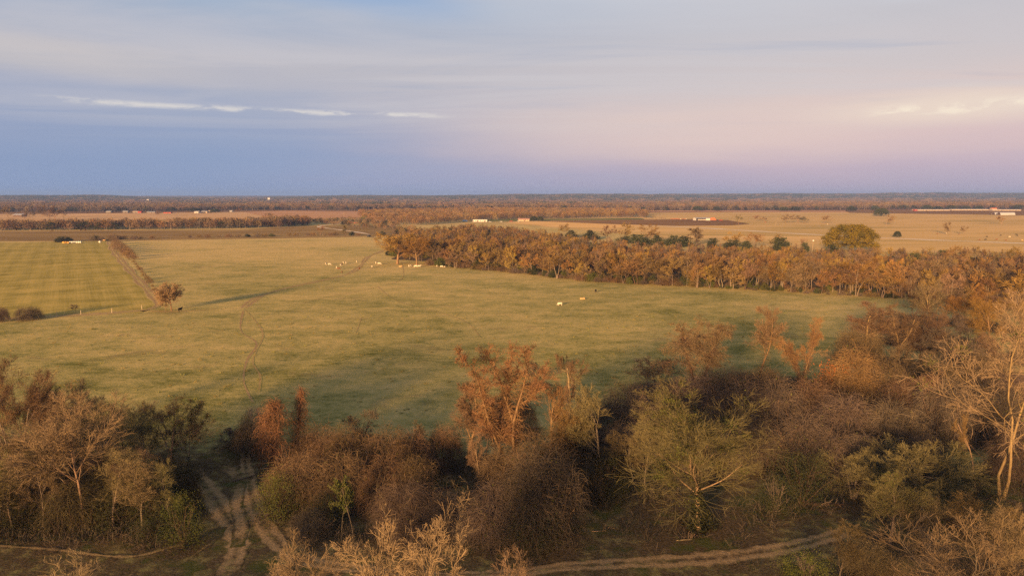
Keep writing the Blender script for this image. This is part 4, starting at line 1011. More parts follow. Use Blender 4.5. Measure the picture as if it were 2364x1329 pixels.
for i, (tw) in enumerate(['twig_rust', 'twig_tawny', 'twig_mauve', 'twig_tawny', 'twig_rust', 'twig_grey']):
    c, t = puff(200 + i, 4.6, 10, 200, 1.7, .16); PF.append(joined('far_tree', [c, t], [M[tw], M['bark_grey']]))
PG = []
for i in range(2):
    rng = np.random.default_rng(230 + i); c = oak(230 + i, 5, 8, 26, 26, .55)
    PG.append(joined('far_evergreen', [c.geo['trunk'], c.geo['crown']], [M['bark_dark'], M['leaf_dark']]))
def belt(name, polys, spacing, h0, h1, picks, label, cat='woodland', seed=1):
    rng = np.random.default_rng(seed); P = np.concatenate([fill(p, spacing, rng) for p in polys]); n = len(P); h = rng.uniform(h0, h1, n) / 10
    sc = np.stack([h * rng.uniform(.8, 1.3, n), h * rng.uniform(.8, 1.3, n), h], 1)
    scatter(name, P, rng.uniform(0, 6.28, n), sc, rng.choice(picks, n), PF + PG, label, cat)
belt('tree_belt', [[(-200, 535), (330, 531), (560, 528), (640, 525), (640, 519), (480, 522), (330, 525), (-200, 529)], [(640, 526), (720, 519), (700, 514), (600, 518)]], 8, 7.5, 12, [0, 1, 2, 3, 4, 5, 2, 7], 'belt of brown bare trees beyond the mown hay field', seed=2)
belt('orchard', [[(830, 493), (1100, 486), (1480, 489), (1500, 503), (1250, 506), (1110, 510), (960, 522), (870, 515), (830, 505)]], 14, 8, 11, [1, 3, 1, 3, 0, 5], 'even brown orchard of bare trees behind the wood', seed=3)
belt('scrub', [[(640, 513), (760, 508), (900, 512), (930, 530), (860, 530), (720, 517)], [(900, 545), (960, 548), (1000, 535), (900, 528)]], 13, 4, 7, [1, 3, 5, 2, 7, 6], 'scattered scrub around the dirt road behind the pasture', seed=4)
belt('far_wood', [[(-500, 492), (330, 489), (560, 486), (700, 484.5), (830, 486), (1100, 484), (1480, 487), (1900, 484.5), (2100, 483), (3000, 483), (3200, 474), (1500, 474), (1200, 480), (960, 481), (700, 478), (-600, 474)]], 16, 10, 15, [0, 2, 2, 4, 5, 2, 0, 2, 6, 6], 'far brown bare woodland beyond the fields', seed=5)
# very far: patches of woodland, each many trees
PP = []
for i, tw in enumerate(['twig_mauve', 'twig_rust', 'twig_mauve', 'twig_grey', 'leaf_dark']):
    rng = np.random.default_rng(260 + i); ps = []
    for j in range(14):
        a, q = rng.uniform(0, 6.28), math.sqrt(rng.uniform(0, 1)) * 24; c, t = puff(270 + i * 20 + j, 6.5, 12 * rng.uniform(.75, 1.15), 34, 4.2, .75)
        ps.append((c[0] + [math.cos(a) * q, math.sin(a) * q, 0], c[1]))
    PP.append(joined('wood_patch', [cat_geo(ps)], [M[tw]]))
HR = []
def ridge(pxs, d0, d1, n=220, seed=1):
    """crest given as (photo x, photo y) at distance d1; foot at distance d0"""
    rng = np.random.default_rng(seed); px = np.linspace(pxs[0][0], pxs[-1][0], n); py = np.interp(px, [p[0] for p in pxs], [p[1] for p in pxs])
    ph = rng.uniform(0, 6.28, 6)
    py = py + sum(np.sin(px * f + ph[i]) * a for i, (f, a) in enumerate(((.02, .5), .0 and (0, 0) or (.05, .25), (.11, .15))))
    rows = []
    for s in np.linspace(0, 1, 9):
        d = d0 + (d1 - d0) * s; X = (px - W0 / 2) / F * d
        crest = CAMZ - (8 if d1 < 7900 else 13) + (HORIZ - py) / F * d1
        e = s * s * (3 - 2 * s)
        rows.append(np.stack([X, np.full(n, d), np.maximum(crest, 2) * e], 1))
    X = (px - W0 / 2) / F * d1 * 1.2; rows.append(np.stack([X, np.full(n, d1 * 1.2), np.zeros(n) - 3], 1))
    V = np.array(rows); k = len(rows); idx = np.arange(k * n).reshape(k, n)
    Fq = np.stack([idx[:-1, :-1], idx[:-1, 1:], idx[1:, 1:], idx[1:, :-1]], -1).reshape(-1, 4)
    V[0, :, 2] = -1
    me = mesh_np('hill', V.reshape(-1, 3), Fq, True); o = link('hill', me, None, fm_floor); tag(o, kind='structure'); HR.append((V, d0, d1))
ridge([(-500, 452), (0, 452), (120, 452.5), (230, 450.5), (270, 452), (330, 456), (420, 459)], 4300, 5600, seed=1)
ridge([(-800, 455), (330, 455.5), (600, 455), (640, 451.5), (700, 455), (1300, 452), (1700, 452), (3200, 452)], 6900, 8000, 300, seed=2)
ridge([(640, 457), (760, 452.5), (900, 452), (1100, 451.5), (1200, 449.5), (1340, 448.2), (1500, 450), (1560, 452)], 4800, 6600, seed=3)
ridge([(1420, 451), (1600, 448), (1760, 447.5), (1900, 448), (2050, 446.3), (2200, 446.5), (2364, 446), (3000, 446)], 5400, 7400, seed=4)
def hills_wood():
    rng = np.random.default_rng(11); pts = []; ev = []
    for V, d0, d1 in HR:
        k, n, _ = V.shape; m = 4200
        i = rng.uniform(0, k - 2.001, m); j = rng.uniform(0, n - 1.001, m); a, b = i.astype(int), j.astype(int); u, v = (i - a)[:, None], (j - b)[:, None]
        q = (V[a, b] * (1 - u) + V[a + 1, b] * u) * (1 - v) + (V[a, b + 1] * (1 - u) + V[a + 1, b + 1] * u) * v
        pts.append(q - [0, 0, 1.5]); ev.append(rng.uniform(size=m) < .72)
    # plain between the far fields and the hills
    m = 9000; d = 2700 * (9500 / 2700) ** rng.uniform(0, 1, m); x = rng.uniform(-.95, .95, m) * d
    pts.append(np.stack([x, d, np.full(m, -2.0)], 1)); ev.append(rng.uniform(size=m) < .2)
    P = np.concatenate(pts); e = np.concatenate(ev); n = len(P); s = rng.uniform(.7, 1.15, n) * np.clip(P[:, 1] / 5200, .75, 1.3)
    pk = rng.integers(0, 4, n); pk[e] = 4
    scatter('hill_wood', P, rng.uniform(0, 6.28, n), np.stack([s * 1.1, s * 1.1, np.minimum(s, 1.05)], 1), pk, PP, 'distant woodland on the plain and low hills at the horizon', 'woodland')
hills_wood()
# wood behind the viewpoint: keeps the low sun off the near ground
Pb = np.array([(x, y, 0) for x in np.arange(-330, 260, 9.0) for y in np.arange(-190, -14, 10.0)]); rngb = np.random.default_rng(3)
Pb = Pb + np.concatenate([rngb.uniform(-4, 4, (len(Pb), 2)), np.zeros((len(Pb), 1))], 1); nb = len(Pb); hb = rngb.uniform(1.2, 1.65, nb)
scatter('wood', Pb, rngb.uniform(0, 6.28, nb), np.stack([hb, hb, hb], 1), rngb.integers(0, len(MS), nb), [m for m, _ in MS], 'bare wood behind the viewpoint', 'woodland')

# ================================================================== LONE TREES IN THE FIELDS
LONE = [
    (396, 717, 662, 50, 'midround', 'twig_russet', 'bark_tan', 'lone round russet tree at the bend of the field track'),
    (383, 718, 697, 16, 'mid1', 'twig_tawny', 'bark_tan', 'little tawny sapling at the foot of the lone russet tree'),
    (175, 722, 704, 20, 'mid0', 'twig_mauve', 'bark_dark', 'small dark sapling behind the fence in the mown hay field'),
    (2193, 541, 516, 24, 'mid2', 'twig_tawny', 'bark_tan', 'bare tree in the right range with a white cow at its foot'),
    (2228, 541, 524, 16, 'mid4', 'twig_tawny', 'bark_tan', 'small bare tree right of the range tree with the white cow'),
    (2312, 517, 500, 18, 'mid3', 'twig_gold', 'bark_pale', 'pale-trunked bare tree below the grey arched sheds'),
    (2046, 519, 499, 26, 'mid2', 'twig_orange', 'bark_pale', 'orange bare tree below the round dark evergreen'),
    (1902, 516, 499, 22, 'mid0', 'twig_orange', 'bark_tan', 'orange bare tree right of the trio in the range'),
    (1814, 514, 497, 30, 'mid4', 'twig_tawny', 'bark_tan', 'broad bare tree, left of the trio in the range'),
    (1842, 513, 499, 20, 'mid1', 'twig_tawny', 'bark_tan', 'middle bare tree of the trio in the range'),
    (1858, 515, 501, 20, 'mid5', 'twig_olive', 'bark_tan', 'right-hand olive tree of the trio in the range'),
    (1705, 518, 498, 14, 'mid3', 'twig_olive', 'bark_tan', 'slim mistletoe-topped tree right of the sheds'),
    (1743, 511, 498, 18, 'mid0', 'twig_tawny', 'bark_tan', 'bare tree between the sheds and the trio'),
    (1764, 512, 502, 14, 'mid1', 'twig_tawny', 'bark_tan', 'faint small bare tree left of the trio'),
    (1508, 496, 480, 26, 'mid2', 'twig_rust', 'bark_tan', 'rusty bare tree behind the herd in the ploughed field'),
    (1482, 502, 486, 16, 'mid1', 'twig_tawny', 'bark_tan', 'tawny bare tree at the right end of the orchard'),
    (97, 508, 478, 20, 'mid0', 'twig_rust', 'bark_tan', 'rusty tree in the tan field, fourth from the left edge'),
    (58, 508, 488, 22, 'mid2', 'twig_rust', 'bark_tan', 'low rusty tree right of the grey barn at the left edge'),
    (20, 507, 480, 22, 'mid3', 'twig_tawny', 'bark_tan', 'tree at the left edge beside the grey barn'),
    (75, 505, 484, 18, 'mid4', 'twig_mauve', 'bark_grey', 'mauve tree behind the low rusty one in the tan field'),
    (115, 509, 489, 16, 'mid1', 'twig_grey', 'bark_dark', 'dark little tree in the tan field'),
    (128, 507, 479, 20, 'mid5', 'twig_orange', 'bark_tan', 'orange tall tree in the tan field'),
    (147, 506, 482, 20, 'mid3', 'twig_rust', 'bark_tan', 'rightmost rusty tree of the row in the tan field'),
    (365, 500, 487, 14, 'mid1', 'twig_rust', 'bark_tan', 'small rusty tree by the dark red shed'),
    (553, 492, 481, 16, 'mid4', 'twig_gold', 'bark_tan', 'round golden tree at the end of the tan field'),
    (613, 511, 494, 30, 'mid2', 'twig_tawny', 'bark_tan', 'tree rising above the right end of the tree belt'),
    (739, 542, 522, 18, 'mid3', 'twig_tawny', 'bark_tan', 'tallest bare tree in the hedge line behind the pasture'),
    (797, 546, 521, 10, 'midvine', 'twig_olive', 'bark_dark', 'narrow green-topped tree in the hedge line left of the dark vehicle'),
]
for x, b, t, wd, k, tw, bk, lb in LONE:
    l = gp(x, b); place(k, l, wd * mpp(l) * 1.25, hz(x, b, t) * 1.15, tw, bk, 'bare_tree', lb, 'tree', 'lone trees in the fields', protos=PR if k in PR else MID)
for x, b, t, wd, m, lb in [
    (2035, 499, 481, 30, 'leaf_dark', 'round dark evergreen tree in the far right fields'),
    (2071, 548, 534, 16, 'leaf_dark', 'small dark round tree by the gravel road'),
    (1232, 511, 499, 16, 'leaf_dark', 'dark evergreen right beside the pink-roofed house'),
    (1247, 511, 500, 16, 'leaf_dark', 'second dark evergreen right of the pink-roofed house'),
    (497, 491, 482, 20, 'leaf_dark', 'dark round evergreen beside the white farmhouse at left'),
    (452, 489, 480, 26, 'leaf_dark', 'dark evergreen behind the white farmhouse at left'),
    (842, 507, 497, 16, 'leaf_bright', 'bright green tree behind the red trailer')]:
    l = gp(x, b); k = 'oak'; place(k, l, wd * mpp(l), hz(x, b, t), m, 'bark_dark', 'evergreen_tree', lb, 'tree', 'evergreens in the fields', protos=MID)
# far evergreens along the wood edge
EVX = [(1300, 484), (1365, 479), (1395, 477), (1418, 474), (1487, 478), (1535, 484), (1610, 486), (1655, 486), (1690, 483), (1810, 486.5), (1835, 486.5), (1965, 486.5), (2020, 485), (2105, 479), (2140, 483), (2165, 483), (2195, 482.5), (2230, 482.5), (2260, 482.5), (2350, 482.5), (1100, 477), (965, 478), (1025, 478)]
EVP = [(0, 'on the wood edge above the gold field'), ]
for i, (x, b) in enumerate(EVX):
    l = gp(x, b + 1); w_ = rnd.uniform(15, 24); h_ = rnd.uniform(9, 13)
    place('oak', l, w_ * mpp(l), h_, 'leaf_dark', 'bark_dark', 'evergreen_tree', '%s dark evergreen from the left along the edge of the far brown wood' % (ORD + ['fifteenth', 'sixteenth', 'seventeenth', 'eighteenth', 'nineteenth', 'twentieth', 'twenty-first', 'twenty-second', 'twenty-third'])[sorted(EVX).index((x, b))], 'tree', 'dark evergreens along the far wood', protos=MID)
# hedge shrubs behind the pasture and along the field track
def hedge(pts, label, grp, hh, kinds=('brush', 'brush2', 'cedar'), tws=('twig_rust', 'twig_tawny', 'twig_mauve')):
    pts = sorted(pts)
    for i, (x, b) in enumerate(pts):
        l = gp(x, b); k = rnd.choice(kinds); h = hh * rnd.uniform(.7, 1.35)
        tw = rnd.choice(tws) if k != 'cedar' else rnd.choice(['leaf_olive', 'leaf_dark'])
        o = ORD[i] if i < len(ORD) else (['fifteenth', 'sixteenth', 'seventeenth', 'eighteenth', 'nineteenth', 'twentieth'] + ['twenty-' + q for q in ORD[:9]])[i - 14]
        place(k, l, h * rnd.uniform(1.3, 2.2), h, tw, 'bark_dark', 'shrub', '%s %s' % (o, label), 'shrub', grp, protos=MID)
hedge([(140, 559), (150, 557), (160, 558), (214, 556), (222, 555), (233, 556), (262, 554), (275, 553), (285, 552), (310, 553), (322, 552), (352, 552)], 'shrub from the left in the hedge behind the hay bales', 'hedge shrubs behind the hay field', 4.6)
hedge([(438, 549), (460, 549), (478, 549), (505, 548), (530, 548), (550, 547.5), (572, 547), (595, 547), (612, 546.5), (628, 546), (668, 545.5), (684, 545), (712, 544.5), (724, 544.5), (752, 544), (765, 544), (776, 544), (812, 544), (828, 544), (873, 543), (884, 543)], 'shrub from the left in the hedge line along the top of the pasture', 'hedge shrubs along the pasture', 3.6)
hedge([(264, 558), (268, 564), (273, 570), (277, 574), (281, 578), (286, 582), (291, 586), (296, 590), (300, 594), (305, 599)], 'bush from the far end in the hedge beside the field track', 'bushes beside the field track', 4.2, ('brush', 'brush2'), ('twig_rust', 'twig_tawny'))
hedge([(309, 605), (313, 611), (318, 617), (322, 623), (327, 629), (333, 637), (339, 645), (345, 653), (351, 662), (357, 671), (363, 680)], 'low tuft down the fence beside the field track', 'tufts beside the field track', 1.7, ('brush', 'brush2'), ('twig_tawny',))
for x, b, t, wd, lb in [(62, 738, 708, 60, 'dark domed thicket on the fence line of the mown hay field'), (3, 742, 708, 34, 'dark thicket cut by the left edge on the hay field fence')]:
    l = gp(x, b); place('moundA', l, wd * mpp(l), hz(x, b, t), 'twig_mauve', 'bark_dark', 'vine_thicket', lb, 'thicket')

# ================================================================== CATTLE
def loft(rings, k=10):
    """rings: list of (centre, radius across, radius up, tangent)"""
    V = []; 
    for c, a, b, tn in rings:
        tn = Vector(tn).normalized(); side = Vector((0, 1, 0)); up = side.cross(tn) * -1
        if up.z < 0 and abs(tn.z) < .9: up = -up
        for i in range(k):
            th = 2 * math.pi * i / k; V.append(tuple(Vector(c) + side * (a * math.cos(th)) + up * (b * math.sin(th))))
    Fs = []
    for r in range(len(rings) - 1):
        for i in range(k): Fs.append((r * k + i, r * k + (i + 1) % k, (r + 1) * k + (i + 1) % k, (r + 1) * k + i))
    Fs.append(tuple(range(k - 1, -1, -1))); Fs.append(tuple((len(rings) - 1) * k + i for i in range(k)))
    return V, Fs
def cow_mesh(pose, name):
    me = bpy.data.meshes.new(name); V, Fs = [], []
    def add(rings, k=10):
        v, f = loft(rings, k); o = len(V); V.extend(v); Fs.extend([tuple(i + o for i in q) for q in f])
    lying = pose == 'lying'; dz = -.62 if lying else 0
    X = (1, 0, 0)
    add([((-.86, 0, 1.12 + dz), .12, .18, X), ((-.80, 0, 1.08 + dz), .26, .30, X), ((-.5, 0, 1.03 + dz), .33, .37, X), ((0, 0, .98 + dz), .37, .40, X), ((.4, 0, .97 + dz), .33, .40, X), ((.72, 0, 1.0 + dz), .26, .36, X), ((.86, 0, 1.04 + dz), .15, .24, X)], 12)
    if pose == 'graze':
        add([((.72, 0, 1.08), .17, .26, (1, 0, -.5)), ((1.02, 0, .82), .13, .2, (.7, 0, -1)), ((1.2, 0, .5), .11, .15, (.4, 0, -1))])
        add([((1.15, 0, .56), .10, .12, (.2, 0, -1)), ((1.24, 0, .38), .115, .13, (.2, 0, -1)), ((1.27, 0, .2), .08, .09, (.1, 0, -1)), ((1.28, 0, .1), .07, .07, (.1, 0, -1))]); hd = (1.18, .5)
    else:
        add([((.70, 0, 1.1 + dz), .17, .27, (1, 0, .5)), ((1.0, 0, 1.3 + dz), .13, .2, (1, 0, .6)), ((1.16, 0, 1.4 + dz), .11, .15, (1, 0, .2))])
        add([((1.1, 0, 1.45 + dz), .10, .12, (1, 0, -.4)), ((1.26, 0, 1.38 + dz), .115, .13, (1, 0, -.5)), ((1.46, 0, 1.26 + dz), .08, .09, (1, 0, -.6)), ((1.54, 0, 1.2 + dz), .07, .07, (1, 0, -.6))]); hd = (1.16, 1.44 + dz)
    for s in (-1, 1):
        add([((hd[0], s * .08, hd[1]), .05, .02, (0, s, .01)), ((hd[0] - .02, s * .2, hd[1] + .02), .06, .02, (0.01, s, .01)), ((hd[0] - .02, s * .27, hd[1]), .02, .01, (0.01, s, .01))], 6)
        if not lying:
            add([((.62, s * .17, .95), .10, .15, (0, 0, -1)), ((.62, s * .18, .58), .075, .085, (0, 0, -1)), ((.63, s * .18, .30), .05, .055, (0, 0, -1)), ((.62, s * .18, .06), .05, .06, (0, 0, -1)), ((.64, s * .18, 0), .06, .075, (0, 0, -1))], 8)
            add([((-.62, s * .18, 1.0), .13, .24, (0, 0, -1)), ((-.60, s * .19, .68), .10, .14, (-.2, 0, -1)), ((-.74, s * .19, .42), .055, .07, (0, 0, -1)), ((-.68, s * .19, .10), .05, .055, (0, 0, -1)), ((-.65, s * .19, 0), .06, .075, (0, 0, -1))], 8)
        else:
            add([((.55, s * .25, .2), .1, .1, (1, 0, -.2)), ((.85, s * .28, .1), .06, .07, (1, 0, -.1)), ((1.0, s * .22, .06), .05, .05, (1, 0, 0))], 8)
            add([((-.75, s * .3, .28), .12, .2, (1, 0, -.2)), ((-.4, s * .42, .14), .08, .1, (1, 0, -.1)), ((-.1, s * .42, .06), .05, .05, (1, 0, 0))], 8)
    add([((-.86, 0, 1.22 + dz), .03, .03, (-.5, 0, -1)), ((-.95, 0, .9 + dz), .03, .03, (0, 0, -1)), ((-.93, 0, .6 + max(dz, -.5)), .045, .045, (0, 0, -1))], 6)
    me.from_pydata(V, [], Fs); me.update()
    o = bpy.data.objects.new(name, me); COL.objects.link(o)
    rm = o.modifiers.new('r', 'REMESH'); rm.mode = 'VOXEL'; rm.voxel_size = .045; rm.use_smooth_shade = True
    dg = bpy.context.evaluated_depsgraph_get(); dg.update(); m2 = bpy.data.meshes.new_from_object(o.evaluated_get(dg)); m2.name = name
    bpy.data.objects.remove(o); bpy.data.meshes.remove(me)
    return m2
COWM = {p: cow_mesh(p, 'cow_' + p) for p in ('graze', 'stand', 'lying')}
M['cow_white'] = flat_mat('cow_white', (.46, .40, .31), .8, .08, 3); M['cow_tan'] = flat_mat('cow_tan', (.42, .27, .13), .8, .1, 3)
M['cow_brown'] = flat_mat('cow_brown', (.13, .05, .025), .8, .15, 3); M['cow_black'] = flat_mat('cow_black', (.015, .013, .012), .7, .1, 3); M['cow_red'] = flat_mat('cow_red', (.30, .07, .025), .8, .15, 3)
for me in COWM.values(): me.materials.clear()
def cow(x, y, col, pose, deg, label, grp, sc=1.0, name='cow', cat='cow'):
    me = COWM[pose]; o = link(name, me, None, M['cow_' + col]); o.location = gp(x, y); o.rotation_euler = (0, 0, R(deg)); o.scale = (sc * .82,) * 3
    tag(o, label, cat, grp); return o
G1 = 'cattle on the pasture by the track'
for c in [
    (753, 611, 'white', 'stand', 75, 'white cow, leftmost of the pasture herd', 1), (760.5, 612, 'white', 'graze', 20, 'white cow just right of the leftmost one, seen broadside', 1),
    (793.5, 608, 'white', 'stand', 80, 'white cow at the back of the herd, left of a pair', 1), (799, 608.5, 'white', 'stand', 95, 'white cow at the back of the herd, right of a pair', 1),
    (824, 606, 'white', 'stand', 85, 'white cow alone at the left side of the track', 1), (787.5, 614, 'white', 'graze', 60, 'white cow in front of a brown calf in the middle of the herd', 1),
    (789.5, 611, 'brown', 'stand', 80, 'brown calf half hidden behind a white cow', .8), (777, 619.5, 'white', 'stand', 100, 'white cow standing behind the brown cow', 1),
    (781.5, 622.5, 'brown', 'graze', 15, 'brown grazing cow, broadside in the middle of the herd', 1.05), (789.5, 630, 'brown', 'stand', 85, 'dark calf nearest the camera in the herd', .85),
    (830, 622, 'brown', 'stand', 90, 'dark brown cow standing on the dirt track', 1), (859, 617.5, 'white', 'graze', 100, 'white cow alone right of the dirt track', 1.05),
    (869, 609, 'white', 'graze', 60, 'white cow right of the track, left of a pair', 1.1), (875.5, 611, 'white', 'graze', 10, 'white cow right of the track, right of a pair', 1.15),
    (924, 616, 'tan', 'lying', 10, 'tan cow lying under the broad orange-lit tree', 1), (944, 616, 'white', 'graze', 110, 'white cow between the two big trees, left of a pair', 1),
    (949.5, 615.5, 'white', 'stand', 70, 'white cow between the two big trees, right of a pair', 1), (960, 617, 'white', 'graze', 175, 'white cow at the foot of the second big tree, facing left', 1.1),
    (967.5, 617, 'white', 'stand', 5, 'white cow at the foot of the second big tree, facing right', 1.1), (1009, 616, 'white', 'stand', 85, 'white cow seen from behind by the wood edge', .95),
    (1019.5, 617.5, 'white', 'graze', 5, 'white cow broadside by the wood edge', 1), (1027, 617.5, 'white', 'stand', 90, 'rightmost white cow by the wood edge', .85)]:
    cow(c[0], c[1], c[2], c[3], c[4], c[5], G1, c[6])
G2 = 'cattle in the middle of the pasture'
cow(1293, 705, 'white', 'graze', 190, 'lone white cow grazing in the middle of the pasture', G2, 1.05)
cow(1343, 691, 'tan', 'lying', 20, 'tan cow lying left of its companion near the white cow', G2, 1.0); cow(1349.5, 690.5, 'tan', 'lying', 75, 'tan cow lying right of its companion', G2, .9)
cow(1375, 675, 'black', 'graze', 70, 'black cow grazing between the white cow and the wood', G2, 1.15)
G3 = 'cattle in the far right range'
for x, y, c, p, d, lb in [(2278, 547.5, 'black', 'graze', 10, 'black cow above the two dark ones near the gravel road'), (2310, 544.5, 'black', 'graze', 15, 'black cow right of the upper one in the right range'),
    (2346.5, 542.5, 'black', 'stand', 170, 'upper black cow of a pair at the right edge'), (2348.5, 545, 'black', 'graze', 10, 'lower black cow of a pair at the right edge'), (2261, 555, 'brown', 'graze', 10, 'leftmost dark cow beside the gravel road'),
    (2275.5, 554.3, 'black', 'graze', 160, 'second dark cow beside the gravel road'), (2301, 554, 'brown', 'graze', 170, 'third dark brown cow beside the gravel road'), (2322, 556, 'brown', 'graze', 12, 'fourth dark brown cow beside the gravel road'),
    (2331, 548, 'white', 'graze', 175, 'cream cow among the black cattle at right'), (2163.7, 540.5, 'brown', 'graze', 15, 'dark cow left of the bare range tree'), (2184.5, 539.4, 'white', 'stand', 90, 'white cow at the foot of the bare range tree'),
    (2214, 542, 'brown', 'stand', 80, 'small dark calf right of the bare range tree'), (2360, 556, 'tan', 'graze', 10, 'tan cow cut by the right edge'), (1767, 514, 'red', 'graze', 10, 'red cow below the faint small range tree'),
    (1910, 518, 'white', 'lying', 10, 'pale cow lying right of the orange range tree'), (1796, 505, 'white', 'stand', 60, 'white cow left of the range trio')]:
    cow(x, y, c, p, d, lb, G3, 1.0)
for i in range(10):
    cow(1494 + i * 4.6 + rnd.uniform(-1, 1), 503.6 + rnd.uniform(-.6, 1.2) + (i % 2), rnd.choice(['brown', 'black']), rnd.choice(['graze', 'stand']), rnd.uniform(0, 360), '%s dark cow from the left in the dark half of the ploughed-field herd' % ORD[i], 'herd on the ploughed field', 1.05)
for i in range(10):
    cow(1549 + i * 3.9 + rnd.uniform(-1, 1), 506.4 + rnd.uniform(-.4, .6), rnd.choice(['red', 'red', 'white', 'red', 'black']), rnd.choice(['graze', 'stand']), rnd.uniform(-30, 30), '%s cow from the left in the reddish half of the ploughed-field herd' % ORD[i], 'herd on the ploughed field', 1.1)
cow(416, 719, 'black', 'stand', 78, 'dark horse or cow standing in the shade of the lone russet tree', None, 1.2)
cow(240, 556.6, 'tan', 'stand', 20, 'cream cow behind the hay field beside the track', None, 1.1)

# ================================================================== BUILDINGS, VEHICLES, FENCES
def box_geo(x0, x1, y0, y1, z0, z1):
    V = [(x, y, z) for z in (z0, z1) for y in (y0, y1) for x in (x0, x1)]
    return V, [(0, 2, 3, 1), (4, 5, 7, 6), (0, 1, 5, 4), (2, 6, 7, 3), (0, 4, 6, 2), (1, 3, 7, 5)]
def pmesh(name, chunks):
    V, Fs = [], []
    for v, f in chunks:
        o = len(V); V += list(v); Fs += [tuple(i + o for i in q) for q in f]
    me = bpy.data.meshes.new(name); me.from_pydata(V, [], Fs); me.update(); return me
def gable(w_, d, h, rise, over=.5, th=.18):
    """roof slab pair with thickness, ridge along x"""
    x0, x1 = -w_ / 2 - over, w_ / 2 + over; y = d / 2 + over; sl = rise / (d / 2); zb = h - over * sl; V = []
    for x in (x0, x1): V += [(x, -y, zb), (x, 0, h + rise), (x, y, zb), (x, y, zb + th), (x, 0, h + rise + th), (x, -y, zb + th)]
    return V, [(0, 1, 2, 3, 4, 5), (11, 10, 9, 8, 7, 6), (0, 6, 7, 1), (1, 7, 8, 2), (2, 8, 9, 3), (3, 9, 10, 4), (4, 10, 11, 5), (5, 11, 6, 0)]
def tri_walls(w_, d, h, rise, t=.2):
    out = []
    for x in (-w_ / 2, w_ / 2 - t):
        V = [(x, -d / 2, h), (x, d / 2, h), (x, 0, h + rise), (x + t, -d / 2, h), (x + t, d / 2, h), (x + t, 0, h + rise)]
        out.append((V, [(0, 1, 2), (5, 4, 3), (0, 3, 4, 1), (1, 4, 5, 2), (2, 5, 3, 0)]))
    return out
MB = {}
def bm(name, c, rough=.6):
    if name not in MB: MB[name] = flat_mat(name, c, rough, .12, .6)
    return MB[name]
white = bm('white_paint', (.38, .36, .34)); tin = bm('grey_tin', (.27, .27, .29), .45); dim = bm('dim_siding', (.20, .165, .13)); redp = bm('red_paint', (.26, .05, .03)); orange = bm('orange_red_sheet', (.40, .10, .04))
glass = bm('dark_window', (.03, .035, .045), .15); cream = bm('cream_wall', (.32, .25, .17)); pink = bm('pink_roof', (.34, .19, .14)); dark = bm('dark_wood', (.08, .05, .035)); rub = bm('black_rubber', (.02, .02, .02)); blue = bm('blue_paint', (.05, .12, .35), .4); wood_m = bm('weathered_post', (.22, .17, .12)); pale_post = bm('pale_post', (.42, .35, .27)); dark_post = bm('dark_post', (.11, .08, .05))
brownroof = bm('brown_shingle', (.17, .12, .10))
def building(name, x, y, wpx, dep, h_, rise_, wallm, roofm, label, cat, rz=0, doors=1, wins=4, open_front=False, z=0, W=None):
    h, rise = (h_, rise_) if name in ('long_building', 'poultry_house') else (h_ * .85, rise_ * .8)
    l = gp(x, y); w_ = (W or wpx * mpp(l)) * (.85 if name in ('house', 'barn') else 1); o = empty(name, (l[0], l[1] + dep / 2, z), rz); tag(o, label, cat)
    ch = [box_geo(-w_ / 2, w_ / 2, -dep / 2, dep / 2, 0, h)] if not open_front else [box_geo(-w_ / 2, w_ / 2, dep / 2 - .2, dep / 2, 0, h), box_geo(-w_ / 2, -w_ / 2 + .2, -dep / 2, dep / 2 - .2, 0, h), box_geo(w_ * .2, w_ / 2, -dep / 2, -dep / 2 + .2, 0, h)]
    if rise: ch += tri_walls(w_, dep, h, rise)
    link('wall', pmesh('wall', ch), o, wallm)
    if rise: link('roof', pmesh('roof', [gable(w_, dep, h + .02, rise)]), o, roofm)
    else: link('roof', pmesh('roof', [box_geo(-w_ / 2 - .3, w_ / 2 + .3, -dep / 2 - .3, dep / 2 + .3, h + .005, h + .25)]), o, roofm)
    for i in range(doors):
        cx = (i + .5) / doors * w_ - w_ / 2 + w_ * .08; link('door', pmesh('door', [box_geo(cx - .6, cx + .6, -dep / 2 - .06, -dep / 2 - .003, 0.02, min(2.1, h * .8))]), o, dark)
    for i in range(wins):
        cx = (i + .5) / wins * w_ - w_ / 2 - w_ * .04; link('window', pmesh('window', [box_geo(cx - .55, cx + .55, -dep / 2 - .07, -dep / 2 - .004, .9, min(2.0, h * .8))]), o, glass)
    return o
building('long_building', 1108, 512, 33, 5, 3.0, 0, white, tin, 'long low white building with dark openings beyond the wood', 'building', 0, 2, 6)
building('house', 1209, 510.5, 30, 9, 2.9, 1.9, cream, pink, 'house with pink-brown roof beside dark round evergreens', 'house', 0, 1, 5)
building('shed', 1622, 509.2, 34, 12, 4.2, 1.2, white, tin, 'open-fronted white shed behind the ploughed field', 'shed', R(8), 0, 0, True)
building('barn', 40, 500.5, 24, 14, 4, 2.4, dark, tin, 'barn with pale grey roof among trees at the left edge', 'barn', 0, 1, 2)
building('house', 250, 491, 12, 9, 3, 1.5, dim, tin, 'pale small house left of its neighbours at the wood edge', 'house')
building('house', 288, 491, 12, 9, 3, 1.8, dim, tin, 'pale house left of the tan barn', 'house', .2)
building('barn', 312, 491, 14, 12, 3.5, 2.2, dim, brownroof, 'tan barn at the edge of the far wood', 'barn')
building('barn', 322, 491.5, 9, 8, 3, 1.4, redp, redp, 'red barn beside the tan barn', 'barn', 0, 1, 0)
building('shed', 346, 492, 16, 8, 2.6, 1.6, dim, tin, 'pale shed with slanting roof right of the red barn', 'shed', .5)
building('shed', 386, 492.5, 17, 7, 2.6, 1.2, redp, dark, 'long dark red shed at the tan field edge', 'shed', 0, 1, 2)
